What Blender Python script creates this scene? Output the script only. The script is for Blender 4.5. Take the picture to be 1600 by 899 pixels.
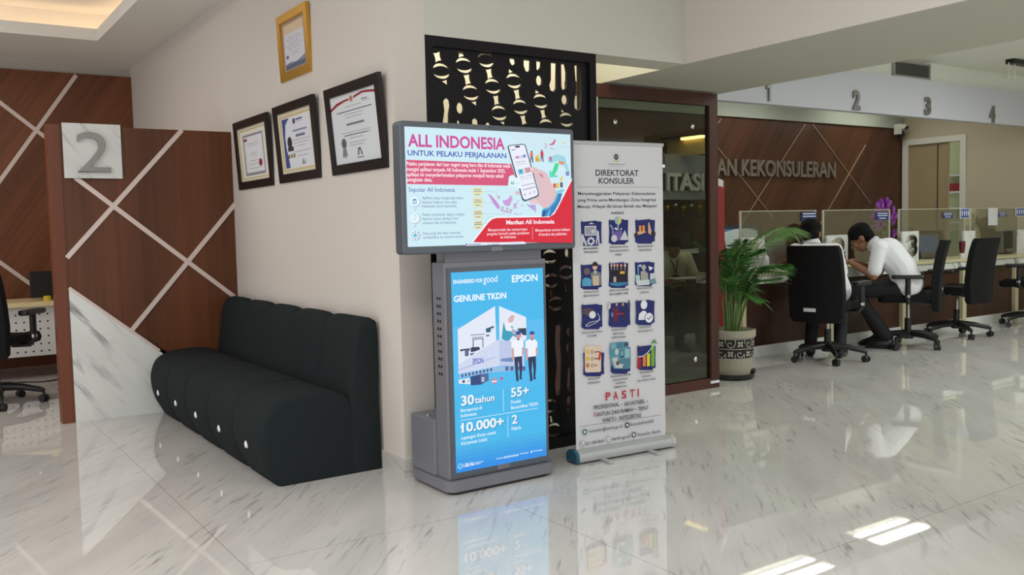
import bpy, bmesh, math, random
from mathutils import Vector, Matrix, Quaternion
random.seed(7)
PI = math.pi
for o in list(bpy.data.objects): bpy.data.objects.remove(o)
scene = bpy.context.scene
COL = scene.collection

# ------------------------------------------------------------------ camera
F_PX, YAW, PITCH, ROLL, CAM_H = 1412.7, 0.593017, -0.0659475, -0.0224972, 1.228
def _cam_axes():
    cy, sy, cp, sp = math.cos(YAW), math.sin(YAW), math.cos(PITCH), math.sin(PITCH)
    cr, sr = math.cos(ROLL), math.sin(ROLL)
    fwd = Vector((sy*cp, cy*cp, sp)); right = Vector((cy, -sy, 0)); up = right.cross(fwd)
    return right*cr + up*sr, -right*sr + up*cr, fwd
CR, CU, CF = _cam_axes()
CAM = Vector((0, 0, CAM_H))
cam_data = bpy.data.cameras.new('camera'); cam = bpy.data.objects.new('camera', cam_data)
COL.objects.link(cam); scene.camera = cam
cam_data.sensor_width = 36; cam_data.lens = F_PX/1600*36; cam_data.clip_start = 0.05
cam.matrix_world = Matrix(((CR.x, CU.x, -CF.x, 0), (CR.y, CU.y, -CF.y, 0), (CR.z, CU.z, -CF.z, CAM_H), (0, 0, 0, 1)))
def ray(x, y): return CR*((x-800)/F_PX) - CU*((y-449.5)/F_PX) + CF
def on(x, y, ax, v):                        # where the line of sight through a photo pixel meets the plane axis = v
    d = ray(x, y); t = (v-CAM[ax])/d[ax]; return CAM + d*t
def onp(x, y, p, n):                        # ... meets the plane through p with normal n
    d = ray(x, y); t = (p-CAM).dot(n)/d.dot(n); return CAM + d*t

# ------------------------------------------------------------------ light
scene.view_settings.view_transform = 'Standard'
try: scene.view_settings.look = 'None'
except Exception: pass
scene.view_settings.exposure = 0.0; scene.view_settings.gamma = 1.0
scene.view_settings.use_curve_mapping = False
w = bpy.data.worlds.new('World'); scene.world = w; w.use_nodes = True
w.node_tree.nodes['Background'].inputs[0].default_value = (0.95, 0.97, 1.0, 1)
w.node_tree.nodes['Background'].inputs[1].default_value = 1.15
def area(name, loc, sx, sy, power, col=(1, .97, .92), rot=(0, 0, 0)):
    l = bpy.data.lights.new(name, 'AREA'); l.shape = 'RECTANGLE'; l.size = sx; l.size_y = sy
    l.energy = power; l.color = col
    o = bpy.data.objects.new(name, l); COL.objects.link(o); o.location = loc; o.rotation_euler = rot
    return o
area('lobby_light', (0.2, 1.2, 2.89), 1.2, 1.2, 54, (1, .985, .96))
area('lobby_light', (-1.6, 3.6, 2.89), 1.2, 1.2, 52, (1, .975, .94))
area('lobby_light', (2.3, 1.6, 2.89), 1.2, 0.6, 14, (1, .98, .94))
area('hall_light', (6.6, 2.2, 2.89), 1.2, 0.6, 52, (.94, 1, .93))
area('hall_light', (9.2, 3.4, 2.89), 1.2, 0.6, 46, (.94, 1, .93))
area('niche_light', (3.1, 4.4, 2.85), 1.4, 0.2, 15, (1, .95, .84))
area('office_light', (-0.2, 7.2, 3.12), 1.5, 1.2, 24, (1, .90, .78))

# ------------------------------------------------------------------ materials
def lin(c): return tuple(((v/255)/12.92 if v/255 <= .04045 else ((v/255+.055)/1.055)**2.4) for v in c[:3]) + (1,)
MATS = {}
def mat(name, col, rough=.5, metal=0.0, spec=.5, noise=0, scale=20, emit=0, bump=0):
    if name in MATS: return MATS[name]
    m = bpy.data.materials.new(name); m.use_nodes = True; nt = m.node_tree
    b = nt.nodes['Principled BSDF']; c = lin(col)
    b.inputs['Base Color'].default_value = c; b.inputs['Roughness'].default_value = rough
    b.inputs['Metallic'].default_value = metal; b.inputs['Specular IOR Level'].default_value = spec
    tc = nt.nodes.new('ShaderNodeTexCoord')
    if noise or bump:
        n = nt.nodes.new('ShaderNodeTexNoise'); n.inputs['Scale'].default_value = scale; n.inputs['Detail'].default_value = 4
        nt.links.new(tc.outputs['Object'], n.inputs['Vector'])
        if noise:
            r = nt.nodes.new('ShaderNodeMix'); r.data_type = 'RGBA'
            r.inputs[6].default_value = tuple(v*(1-noise) for v in c[:3])+(1,); r.inputs[7].default_value = tuple(min(1, v*(1+noise)) for v in c[:3])+(1,)
            nt.links.new(n.outputs['Fac'], r.inputs[0]); nt.links.new(r.outputs[2], b.inputs['Base Color'])
        if bump:
            bp = nt.nodes.new('ShaderNodeBump'); bp.inputs['Strength'].default_value = bump; bp.inputs['Distance'].default_value = .002
            nt.links.new(n.outputs['Fac'], bp.inputs['Height']); nt.links.new(bp.outputs['Normal'], b.inputs['Normal'])
    if emit:
        b.inputs['Emission Color'].default_value = c; b.inputs['Emission Strength'].default_value = emit
    MATS[name] = m; return m
_sc = {}
def scr(col, s=1.0):                        # a colour of a lit screen: it gives off light
    k = (tuple(col), s)
    if k in _sc: return _sc[k]
    m = bpy.data.materials.new('screen_colour'); m.use_nodes = True; nt = m.node_tree
    b = nt.nodes['Principled BSDF']; b.inputs['Base Color'].default_value = (.01, .01, .01, 1)
    b.inputs['Roughness'].default_value = .35; b.inputs['Specular IOR Level'].default_value = .2
    b.inputs['Emission Color'].default_value = lin(col); b.inputs['Emission Strength'].default_value = s
    _sc[k] = m; return m
_pr = {}
def ink(col):                               # printed colour on paper or banner cloth
    k = tuple(col)
    if k in _pr: return _pr[k]
    m = bpy.data.materials.new('print_colour'); m.use_nodes = True
    b = m.node_tree.nodes['Principled BSDF']; b.inputs['Base Color'].default_value = lin(col); b.inputs['Roughness'].default_value = .55
    b.inputs['Specular IOR Level'].default_value = .3
    _pr[k] = m; return m
def wood(name, col, ang=0, axis='x', rough=.38, amt=.45):
    # straight veneer grain; the grain runs at `ang` from the vertical inside the wall plane (axis = horizontal axis of the wall)
    m = bpy.data.materials.new(name); m.use_nodes = True; nt = m.node_tree; b = nt.nodes['Principled BSDF']
    tc = nt.nodes.new('ShaderNodeTexCoord'); mp = nt.nodes.new('ShaderNodeMapping')
    mp.inputs['Rotation'].default_value = (0, ang, 0) if axis == 'x' else (ang, 0, 0)
    m2 = nt.nodes.new('ShaderNodeMapping'); m2.inputs['Scale'].default_value = (26, 26, .7)
    n = nt.nodes.new('ShaderNodeTexNoise'); n.inputs['Scale'].default_value = 1; n.inputs['Detail'].default_value = 5; n.inputs['Roughness'].default_value = .65
    m3 = nt.nodes.new('ShaderNodeMapping'); m3.inputs['Scale'].default_value = (4, 4, .25)
    n2 = nt.nodes.new('ShaderNodeTexNoise'); n2.inputs['Scale'].default_value = 1; n2.inputs['Detail'].default_value = 2
    L = nt.links.new
    L(tc.outputs['Object'], mp.inputs[0]); L(mp.outputs[0], m2.inputs[0]); L(mp.outputs[0], m3.inputs[0]); L(m2.outputs[0], n.inputs['Vector']); L(m3.outputs[0], n2.inputs['Vector'])
    a = nt.nodes.new('ShaderNodeMath'); a.operation = 'ADD'; L(n.outputs['Fac'], a.inputs[0]); L(n2.outputs['Fac'], a.inputs[1])
    mr = nt.nodes.new('ShaderNodeMapRange'); mr.inputs[1].default_value = .7; mr.inputs[2].default_value = 1.3; L(a.outputs[0], mr.inputs[0])
    mx = nt.nodes.new('ShaderNodeMix'); mx.data_type = 'RGBA'; c = lin(col)
    mx.inputs[6].default_value = tuple(v*(1-amt) for v in c[:3])+(1,); mx.inputs[7].default_value = tuple(v*(1+amt) for v in c[:3])+(1,)
    L(mr.outputs[0], mx.inputs[0]); L(mx.outputs[2], b.inputs['Base Color']); b.inputs['Roughness'].default_value = rough; b.inputs['Specular IOR Level'].default_value = .35
    return m
def marble(name, base, vein, rough, d, scale=1.0, amt=.6, spec=.5, ior=None, tile=None, axes=(0, 1), st=(2.6, 26), th=(.57, .68), gt=(.46, .66)):
    # white stone with short dark streaks that run along direction d (angle in the plane of `axes`)
    m = bpy.data.materials.new(name); m.use_nodes = True; nt = m.node_tree; b = nt.nodes['Principled BSDF']; L = nt.links.new
    tc = nt.nodes.new('ShaderNodeTexCoord'); sx = nt.nodes.new('ShaderNodeSeparateXYZ'); L(tc.outputs['Object'], sx.inputs[0])
    cb = nt.nodes.new('ShaderNodeCombineXYZ'); L(sx.outputs[axes[0]], cb.inputs[0]); L(sx.outputs[axes[1]], cb.inputs[1])
    mp = nt.nodes.new('ShaderNodeMapping'); mp.inputs['Rotation'].default_value = (0, 0, -d); L(cb.outputs[0], mp.inputs[0])
    def noise(sc, det, rgh=.55, dist=0):
        q = nt.nodes.new('ShaderNodeMapping'); q.inputs['Scale'].default_value = sc; L(mp.outputs[0], q.inputs[0])
        n = nt.nodes.new('ShaderNodeTexNoise'); n.inputs['Scale'].default_value = scale; n.inputs['Detail'].default_value = det
        n.inputs['Roughness'].default_value = rgh; n.inputs['Distortion'].default_value = dist; L(q.outputs[0], n.inputs['Vector']); return n
    def rng(src, a, b_):
        r = nt.nodes.new('ShaderNodeMapRange'); r.inputs[1].default_value = a; r.inputs[2].default_value = b_; L(src, r.inputs[0]); return r
    def mul(p, q):
        r = nt.nodes.new('ShaderNodeMath'); r.operation = 'MULTIPLY'; L(p, r.inputs[0])
        if isinstance(q, float): r.inputs[1].default_value = q
        else: L(q, r.inputs[1])
        return r
    s = rng(noise((st[0], st[1], 1), 5, .62, .5).outputs['Fac'], *th)
    g = rng(noise((1.4, 3.2, 1), 3).outputs['Fac'], *gt)
    v = mul(mul(s.outputs[0], g.outputs[0]).outputs[0], amt)
    cl = rng(noise((.9, 4.5, 1), 3).outputs['Fac'], .35, .75)
    mx0 = nt.nodes.new('ShaderNodeMix'); mx0.data_type = 'RGBA'; c = lin(base)
    mx0.inputs[6].default_value = c; mx0.inputs[7].default_value = tuple(x*.84 for x in c[:3])+(1,); L(cl.outputs[0], mx0.inputs[0])
    mx = nt.nodes.new('ShaderNodeMix'); mx.data_type = 'RGBA'; L(v.outputs[0], mx.inputs[0]); L(mx0.outputs[2], mx.inputs[6]); mx.inputs[7].default_value = lin(vein)
    out = mx.outputs[2]
    if tile:                                     # narrow joints between the big slabs: (axis, position, from, to)
        jf = None
        def mth(op, p, q, r=None):
            k = nt.nodes.new('ShaderNodeMath'); k.operation = op; L(p, k.inputs[0])
            if isinstance(q, float): k.inputs[1].default_value = q
            else: L(q, k.inputs[1])
            if r is not None: k.inputs[2].default_value = r
            return k.outputs[0]
        for ax, v_, lo, hi in tile:
            q = mth('MULTIPLY', mth('COMPARE', sx.outputs[ax], v_, .0022), mth('MULTIPLY', mth('GREATER_THAN', sx.outputs[1-ax], lo), mth('LESS_THAN', sx.outputs[1-ax], hi)))
            jf = q if jf is None else mth('MAXIMUM', jf, q)
        jm = mul(jf, .45)
        mj = nt.nodes.new('ShaderNodeMix'); mj.data_type = 'RGBA'; L(jm.outputs[0], mj.inputs[0]); L(out, mj.inputs[6]); mj.inputs[7].default_value = lin((96, 92, 88)); out = mj.outputs[2]
    L(out, b.inputs['Base Color']); b.inputs['Roughness'].default_value = rough; b.inputs['Specular IOR Level'].default_value = spec
    if ior: b.inputs['IOR'].default_value = ior
    return m
def tinted_glass(name, tint, refl=.08):
    m = bpy.data.materials.new(name); m.use_nodes = True; nt = m.node_tree; nt.nodes.remove(nt.nodes['Principled BSDF'])
    t = nt.nodes.new('ShaderNodeBsdfTransparent'); t.inputs[0].default_value = tint + (1,)
    g = nt.nodes.new('ShaderNodeBsdfGlossy'); g.inputs['Roughness'].default_value = .01
    fr = nt.nodes.new('ShaderNodeFresnel'); fr.inputs[0].default_value = 1.35
    mu = nt.nodes.new('ShaderNodeMath'); mu.operation = 'MULTIPLY'; mu.inputs[1].default_value = refl*10
    mx = nt.nodes.new('ShaderNodeMixShader'); L = nt.links.new
    L(fr.outputs[0], mu.inputs[0]); L(mu.outputs[0], mx.inputs[0]); L(t.outputs[0], mx.inputs[1]); L(g.outputs[0], mx.inputs[2])
    L(mx.outputs[0], nt.nodes['Material Output'].inputs[0]); return m
M_WALL = mat('wallpaper', (214, 206, 198), .75, noise=.03, scale=60, bump=.15)
M_HEAD = mat('header_paint', (205, 204, 194), .7, noise=.02, scale=30)
M_SOFFIT = mat('soffit_paint', (186, 185, 170), .75)
M_CEIL = mat('ceiling_paint', (236, 234, 228), .8)
M_CEILR = mat('hall_ceiling_paint', (238, 240, 228), .8)
M_FASCIA = mat('fascia_paint', (205, 206, 214), .6)
M_CREAM = mat('cream_wall', (186, 174, 148), .75, noise=.03, scale=40)
M_NICHE = mat('niche_wall', (226, 218, 194), .75)
M_FLOOR = marble('floor_marble', (214, 212, 209), (92, 92, 90), .022, .85, 1.0, .62, spec=.9, ior=1.7, st=(4.2, 40), th=(.54, .68), gt=(.40, .66),
    tile=((0, .99, 2.0, 9.7), (1, 3.29, .99, 2.19), (0, 2.19, -3.0, 3.29), (1, 2.093, 2.19, 11.8), (1, 6.45, -5.0, .99), (1, 3.29, -5.0, .2)))
M_SLAB = marble('white_marble_cladding', (232, 234, 230), (112, 112, 110), .15, -.95, 1.0, .85, axes=(0, 2), st=(1.6, 13), th=(.53, .64), gt=(.38, .6))
M_SKIRT = marble('skirting_marble', (206, 203, 197), (150, 148, 144), .25, .3, 1.0, .5, axes=(1, 2))
M_WOODP = wood('partition_veneer', (98, 56, 31), 0, amt=.3)
M_WOODL = wood('office_wall_veneer', (116, 69, 42), -.62, amt=.35)
M_WOODR = wood('hall_wall_veneer', (80, 50, 32), -.62, amt=.4)
M_WOODE = wood('edge_veneer', (112, 62, 41), 0, amt=.25)
M_WOODF = wood('frame_wood', (74, 42, 33), 0, amt=.25)
M_WOODC = wood('counter_veneer', (66, 40, 29), 0, amt=.3)
M_STRIP = mat('satin_strip', (224, 206, 198), .4, .3)
M_STEEL = mat('brushed_steel', (170, 168, 164), .22, .95)
M_CHROME = mat('chrome', (215, 215, 214), .08, 1.0)
M_BLACK = mat('black_plastic', (24, 24, 25), .42)
M_BLACKF = mat('black_frame', (22, 20, 20), .3)
M_FABRIC = mat('charcoal_fabric', (35, 41, 42), .92, spec=.15, noise=.18, scale=300, bump=.25)
M_CHAIRF = mat('black_mesh_fabric', (20, 20, 22), .75, spec=.2)
M_BUTTON = mat('white_button', (240, 240, 236), .25)
M_GREY = mat('kiosk_grey', (122, 122, 129), .42, .15)
M_GREYD = mat('kiosk_bezel', (92, 98, 106), .4, .25)
M_LATT = mat('lattice_dark', (17, 14, 18), .4, spec=.25)
M_ALU = mat('aluminium', (188, 190, 190), .38, .5)
M_TEAL = mat('teal_plastic', (28, 84, 104), .45)
M_BANNER = mat('banner_cloth', (214, 214, 218), .55)
M_GOLD = mat('gold_frame', (206, 158, 62), .32, .7)
M_PAPER = mat('paper', (226, 228, 232), .5)
M_MATB = mat('cream_mat', (222, 212, 186), .6)
M_STONE = mat('counter_stone', (214, 204, 166), .4, noise=.05, scale=30)
M_GLASSP = tinted_glass('clear_screen_glass', (.93, .95, .9), .06)
M_TINT = tinted_glass('smoked_glass', (.53, .55, .49), .06)
M_SKIN = mat('skin', (150, 104, 78), .55)
M_HAIR = mat('black_hair', (13, 12, 12), .75, spec=.15)
M_SHIRT = mat('white_shirt', (232, 232, 236), .8, noise=.03, scale=40)
M_TROUS = mat('dark_trousers', (22, 23, 27), .8)
M_SHOE = mat('black_shoe', (15, 15, 16), .3)
M_LEAF = mat('palm_leaf', (74, 124, 56), .5, noise=.35, scale=9)
M_LEAFP = mat('pale_palm_leaf', (160, 196, 132), .5, noise=.25, scale=9)
M_STEM = mat('palm_stem', (96, 128, 60), .5)
M_POT = mat('pot_stone', (164, 158, 140), .8, noise=.15, scale=50)
M_SOIL = mat('soil', (40, 32, 26), .9, noise=.3, scale=60)
M_RED = mat('red_cloth', (150, 16, 24), .6)
M_DARKC = mat('dark_cabinet', (34, 32, 34), .45)
M_PERF = mat('white_metal', (214, 214, 212), .5)
M_DESK = mat('beech_desk', (226, 206, 160), .45)
M_LED = mat('warm_led', (255, 222, 184), .5, emit=3.4)
M_LED2 = mat('warm_led_strip', (255, 222, 150), .5, emit=7)
M_TROF = mat('troffer_diffuser', (250, 252, 250), .5, emit=11)
M_DOOR = mat('door_laminate', (160, 142, 106), .5)
M_DTRIM = mat('door_trim', (214, 210, 196), .5)

# ------------------------------------------------------------------ mesh helpers
class MB:
    def __init__(self): self.bm = bmesh.new(); self.mats = []
    def mi(self, m):
        if m not in self.mats: self.mats.append(m)
        return self.mats.index(m)
    def face(self, vs, m):
        try: f = self.bm.faces.new(vs)
        except ValueError: return None
        f.material_index = self.mi(m); return f
    def poly(self, pts, m): return self.face([self.bm.verts.new(p) for p in pts], m)
    def box(self, a, b, m, X=None, bev=0):
        x0, y0, z0 = a; x1, y1, z1 = b
        if x0 > x1: x0, x1 = x1, x0
        if y0 > y1: y0, y1 = y1, y0
        if z0 > z1: z0, z1 = z1, z0
        P = [(x0,y0,z0),(x1,y0,z0),(x1,y1,z0),(x0,y1,z0),(x0,y0,z1),(x1,y0,z1),(x1,y1,z1),(x0,y1,z1)]
        if X: P = [X(*p) if callable(X) else X @ Vector(p) for p in P]
        v = [self.bm.verts.new(p) for p in P]; fs = []
        for q in ((3,2,1,0),(4,5,6,7),(0,1,5,4),(1,2,6,5),(2,3,7,6),(3,0,4,7)): fs.append(self.face([v[i] for i in q], m))
        if bev:
            es = list({e for f in fs for e in f.edges})
            r = bmesh.ops.bevel(self.bm, geom=es, offset=bev, segments=2, affect='EDGES', profile=.6)
            for f in r['faces']: f.material_index = self.mi(m)
        return self
    def prism(self, pts, d, m):                 # pts: 3-D outline, d: extrusion vector
        d = Vector(d); a = [self.bm.verts.new(p) for p in pts]; b = [self.bm.verts.new(Vector(p)+d) for p in pts]
        n = len(pts); self.face(a[::-1], m); self.face(b, m)
        for i in range(n): self.face([a[i], a[(i+1) % n], b[(i+1) % n], b[i]], m)
        return self
    def rings(self, rs, m, cap=True, closed=True):
        V = [[self.bm.verts.new(p) for p in r] for r in rs]; n = len(rs[0])
        for i in range(len(V)-1):
            for j in range(n if closed else n-1):
                self.face([V[i][j], V[i][(j+1) % n], V[i+1][(j+1) % n], V[i+1][j]], m)
        if cap: self.face(V[0][::-1], m); self.face(V[-1], m)
        return self
    def tube(self, pts, rad, m, n=10, cap=True):
        pts = [Vector(p) for p in pts]; rs = rad if isinstance(rad, (list, tuple)) else [rad]*len(pts); out = []
        t0 = (pts[1]-pts[0]).normalized(); up = Vector((0,0,1)) if abs(t0.z) < .9 else Vector((1,0,0))
        s = t0.cross(up).normalized()
        for i, p in enumerate(pts):
            t = (pts[min(i+1, len(pts)-1)]-pts[max(i-1, 0)]).normalized()
            s = (s - t*s.dot(t)).normalized(); u = s.cross(t)
            out.append([p + (s*math.cos(2*PI*k/n) + u*math.sin(2*PI*k/n))*rs[i] for k in range(n)])
        return self.rings(out, m, cap)
    def lathe(self, prof, c, m, n=28, cap=True, mf=None):
        c = Vector(c); out = [[c + Vector((r*math.cos(2*PI*k/n), r*math.sin(2*PI*k/n), z)) for k in range(n)] for r, z in prof]
        return self.rings(out, m, cap)
    def ell(self, c, r, m, nu=16, nv=10, R=None):
        c = Vector(c); out = []
        for i in range(1, nv):
            a = PI*i/nv; ring = []
            for k in range(nu):
                p = Vector((r[0]*math.sin(a)*math.cos(2*PI*k/nu), r[1]*math.sin(a)*math.sin(2*PI*k/nu), -r[2]*math.cos(a)))
                ring.append(c + (R @ p if R else p))
            out.append(ring)
        return self.rings(out, m, True)
    def cap(self, a, b, ra, rb, m, n=12):       # capsule with tapering radius
        a, b = Vector(a), Vector(b); t = b-a; L = t.length
        if L < 1e-6: return self.ell(a, (ra,)*3, m)
        t /= L; up = Vector((0,0,1)) if abs(t.z) < .9 else Vector((1,0,0)); s = t.cross(up).normalized(); u = s.cross(t); out = []
        for k in range(1, 4):
            an = -PI/2 + k*PI/8; out.append((a + t*ra*math.sin(an), ra*math.cos(an)))
        out += [(a, ra), (b, rb)]
        for k in range(1, 4):
            an = k*PI/8; out.append((b + t*rb*math.sin(an), rb*math.cos(an)))
        return self.rings([[p + (s*math.cos(2*PI*j/n)+u*math.sin(2*PI*j/n))*r for j in range(n)] for p, r in out], m)
    def grid(self, rows, m, closed_u=False):
        return self.rings(rows, m, cap=False, closed=closed_u)
def _world(o):
    T = Matrix.Identity(4)
    while o is not None:
        T = Matrix.LocRotScale(o.location, o.rotation_euler, o.scale) @ T; o = o.parent
    return T
def obj(name, mb, parent=None, local=False, smooth=False, angle=None, label=None, kind=None, recalc=True):
    bm = mb.bm
    if recalc: bmesh.ops.recalc_face_normals(bm, faces=bm.faces)
    if parent is not None and not local: bm.transform(_world(parent).inverted())
    me = bpy.data.meshes.new(name); bm.to_mesh(me); bm.free()
    for m in mb.mats: me.materials.append(m)
    o = bpy.data.objects.new(name, me); COL.objects.link(o); o.parent = parent
    if smooth:
        me.shade_smooth()
        if angle: me.set_sharp_from_angle(angle=math.radians(angle))
    if label: o['label'] = label
    if kind: o['kind'] = kind
    return o
def tag(o, label, cat, group=None):
    o['label'] = label; o['category'] = cat
    if group: o['group'] = group
    return o
def thing(name, label, cat, loc=(0,0,0), rz=0, group=None):
    o = bpy.data.objects.new(name, None); COL.objects.link(o); o.location = loc; o.rotation_euler = (0, 0, rz); o.empty_display_size = .1
    return tag(o, label, cat, group)
def struct(name, mb, parent=None, **k):
    return obj(name, mb, parent, kind=None if parent else 'structure', **k)
def dup(root, loc, rz, label, group=None):
    r = root.copy(); COL.objects.link(r); r.location = loc; r.rotation_euler = (0, 0, rz); r['label'] = label
    if group: r['group'] = group
    for ch in list(root.children):
        c = ch.copy(); COL.objects.link(c); c.parent = r
        for g in ch.children:
            d = g.copy(); COL.objects.link(d); d.parent = c
    return r
def crom(pts, n=4, closed=False):
    out = []; N = len(pts)
    for i in range(N if closed else N-1):
        p = [Vector(pts[(i+k) % N] if closed else pts[min(max(i+k, 0), N-1)]) for k in (-1, 0, 1, 2)]
        for j in range(n):
            t = j/n; out.append(.5*((2*p[1]) + (p[2]-p[0])*t + (2*p[0]-5*p[1]+4*p[2]-p[3])*t*t + (3*p[1]-p[0]-3*p[2]+p[3])*t**3))
    if not closed: out.append(Vector(pts[-1]))
    return out
# --- lettering
_tx = {}
def text2d(s, bold=0.0, extrude=0, bevel=0):
    k = (s, bold, extrude, bevel)
    if k in _tx: return _tx[k]
    cu = bpy.data.curves.new('t', 'FONT'); cu.body = s; cu.size = 1; cu.offset = bold; cu.resolution_u = 3 if len(s) < 16 else 2
    cu.extrude = extrude; cu.bevel_depth = bevel; cu.bevel_resolution = 2
    o = bpy.data.objects.new('t', cu); COL.objects.link(o)
    dg = bpy.context.evaluated_depsgraph_get(); dg.update()
    me = o.evaluated_get(dg).to_mesh()
    vs = [tuple(v.co) for v in me.vertices]; fs = [tuple(p.vertices) for p in me.polygons]
    o.evaluated_get(dg).to_mesh_clear(); bpy.data.objects.remove(o); bpy.data.curves.remove(cu)
    _tx[k] = (vs, fs); return vs, fs
def _b(vs): xs = [v[0] for v in vs]; ys = [v[1] for v in vs]; return min(xs), max(xs), min(ys), max(ys)
CAPH = _b(text2d('H')[0])[3]
class Board:                                     # a flat printed or lit surface with its own axes
    def __init__(self, O, U, V, N, mode, mb=None):
        self.O, self.U, self.V, self.N = Vector(O), Vector(U).normalized(), Vector(V).normalized(), Vector(N).normalized()
        self.mode = mode; self.mb = mb or MB(); self.dx = self.dy = 0; self.s = 1; self.k = 0
    def win(self, x, y, s): self.dx, self.dy, self.s = x, y, s; return self
    def uv(self, p):
        q = onp(self.dx+p[0]/self.s, self.dy+p[1]/self.s, self.O, self.N) - self.O
        return q.dot(self.U), q.dot(self.V)
    def at(self, u, v, w=0): return self.O + self.U*u + self.V*v + self.N*w
    def m(self, c): return c if not isinstance(c, tuple) else (scr(c) if self.mode == 'lit' else ink(c))
    def lay(self): self.k += 1; return .0004 + .00006*self.k
    def poly(self, pts, c, uv=False):
        w_ = self.lay(); self.mb.poly([self.at(*(p if uv else self.uv(p)), w_) for p in pts], self.m(c))
    def quad(self, x0, y0, x1, y1, c): self.poly([(x0, y0), (x1, y0), (x1, y1), (x0, y1)], c)
    def rect(self, p, q, c):                     # upright rectangle from two photo corners
        (u0, v0), (u1, v1) = self.uv(p), self.uv(q); self.poly([(u0, v0), (u1, v0), (u1, v1), (u0, v1)], c, True)
    def disc(self, c, r, col, ry=None, n=18):
        u, v = self.uv(c); u2, _ = self.uv((c[0]+r, c[1])); _, v2 = self.uv((c[0], c[1]-(ry or r)))
        a, b = u2-u, v2-v; self.poly([(u+a*math.cos(2*PI*i/n), v+b*math.sin(2*PI*i/n)) for i in range(n)], col, True)
    def ring(self, c, r, w_, col): self.disc(c, r, col); 
    def line(self, pts, wd, c):
        q = [Vector(self.uv(p)) for p in pts]; w_ = self.lay()
        for a, b in zip(q, q[1:]):
            t = (b-a).normalized(); n = Vector((-t.y, t.x))*wd/2
            self.mb.poly([self.at(*(z), w_) for z in (a-n, b-n, b+n, a+n)], self.m(c))
    def text(self, s, p0, p1, h, c, bold=.0):
        u0, v0 = self.uv(p0); u1, v1 = self.uv(p1); vt = self.uv((p0[0], p0[1]-h))[1]
        vs, fs = text2d(s, bold); x0, x1, _, _ = _b(vs); sx = (u1-u0)/(x1-x0); sy = (vt-v0)/CAPH; w_ = self.lay()
        V = [self.mb.bm.verts.new(self.at(u0+(x-x0)*sx, (v0+v1)/2+y*sy, w_)) for x, y, z in vs]; mm = self.m(c)
        for f in fs: self.mb.face([V[i] for i in f], mm)
def solid_text(mb, s, O, U, V, N, width, cap_h, m, depth=.02, bold=.0, bevel=.0):
    vs, fs = text2d(s, bold, .5, bevel); x0, x1, _, _ = _b(vs); z0 = min(v[2] for v in vs); z1 = max(v[2] for v in vs)
    O, U, V, N = map(Vector, (O, U, V, N)); sx = width/(x1-x0); sy = cap_h/CAPH
    VV = [mb.bm.verts.new(O + U*((x-x0)*sx) + V*(y*sy) + N*((z-z0)/(z1-z0)*depth)) for x, y, z in vs]
    for f in fs: mb.face([VV[i] for i in f], m)
    return mb
def remeshed(mb, voxel, smooth=4):
    """one continuous surface out of overlapping closed shapes"""
    bm = mb.bm; bmesh.ops.recalc_face_normals(bm, faces=bm.faces); me = bpy.data.meshes.new('r'); bm.to_mesh(me); bm.free()
    o = bpy.data.objects.new('r', me); COL.objects.link(o)
    r = o.modifiers.new('r', 'REMESH'); r.mode = 'VOXEL'; r.voxel_size = voxel
    s = o.modifiers.new('s', 'SMOOTH'); s.iterations = smooth; s.factor = .5
    dg = bpy.context.evaluated_depsgraph_get(); dg.update(); e = o.evaluated_get(dg).to_mesh()
    out = MB(); out.bm.from_mesh(e); out.mats = list(mb.mats)
    o.evaluated_get(dg).to_mesh_clear(); bpy.data.objects.remove(o); bpy.data.meshes.remove(me); return out

# ================================================================== SETTING
XW, YC, ZC, ZH = 2.017, 3.975, 2.91, 2.188        # left wall plane, column face, ceiling, header underside
b = MB(); b.box((-5, -4, -.1), (13, 11, 0), M_FLOOR); struct('floor', b)
b = MB(); b.box((XW, YC, 0), (2.193, 9.8, ZC), M_WALL); struct('wall_left', b)
b = MB(); b.box((2.193, YC, ZH), (3.974, YC+.22, ZC), M_HEAD)
struct('wall_header', b)
b = MB(); b.box((3.974, -3.5, ZH), (5.112, 4.84, ZC), M_SOFFIT); b.box((3.966, -3.5, ZH), (3.974, YC-.001, ZC), M_WALL); struct('wall_soffit', b)
b = MB(); b.box((2.193, 4.86, 0), (4.02, 4.98, ZC), M_NICHE); struct('wall_niche', b)
# skirting along the sofa wall and column
b = MB(); b.box((XW-.012, YC, 0), (XW, 6.5, .095), M_SKIRT); b.box((XW-.012, YC-.012, 0), (2.19, YC, .095), M_SKIRT); struct('baseboard_left', b)
# ceilings: the left room has a lit tray, so its ceiling is four strips round an opening
b = MB(); ox0, ox1, oy0, oy1 = -3.2, 1.498, 4.9, 8.5
b.box((-5, -4, ZC), (XW, oy0, ZC+.1), M_CEIL); b.box((-5, oy1, ZC), (XW, 9.8, ZC+.1), M_CEIL)
b.box((ox1, oy0, ZC), (XW, oy1, ZC+.1), M_CEIL); b.box((-5, oy0, ZC), (ox0, oy1, ZC+.1), M_CEIL)
b.box((ox0-.4, oy0-.4, ZC+.3), (ox1+.4, oy1+.4, ZC+.36), M_CEIL)
for (p, q) in (((ox0-.42, oy0-.42), (ox0-.36, oy1+.42)), ((ox1+.36, oy0-.42), (ox1+.42, oy1+.42)), ((ox0-.42, oy0-.42), (ox1+.42, oy0-.36)), ((ox0-.42, oy1+.36), (ox1+.42, oy1+.42))):
    b.box((*p, ZC+.1), (*q, ZC+.3), M_CEIL)
struct('ceiling', b)
b = MB(); b.box((XW, -4, ZC), (13, 7.7, ZC+.1), M_CEILR); struct('ceiling_hall', b)
t = thing('cove_light', 'warm LED strip glowing inside the ceiling tray over the left room', 'light', (ox1+.3, oy1+.3, ZC+.1))
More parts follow.
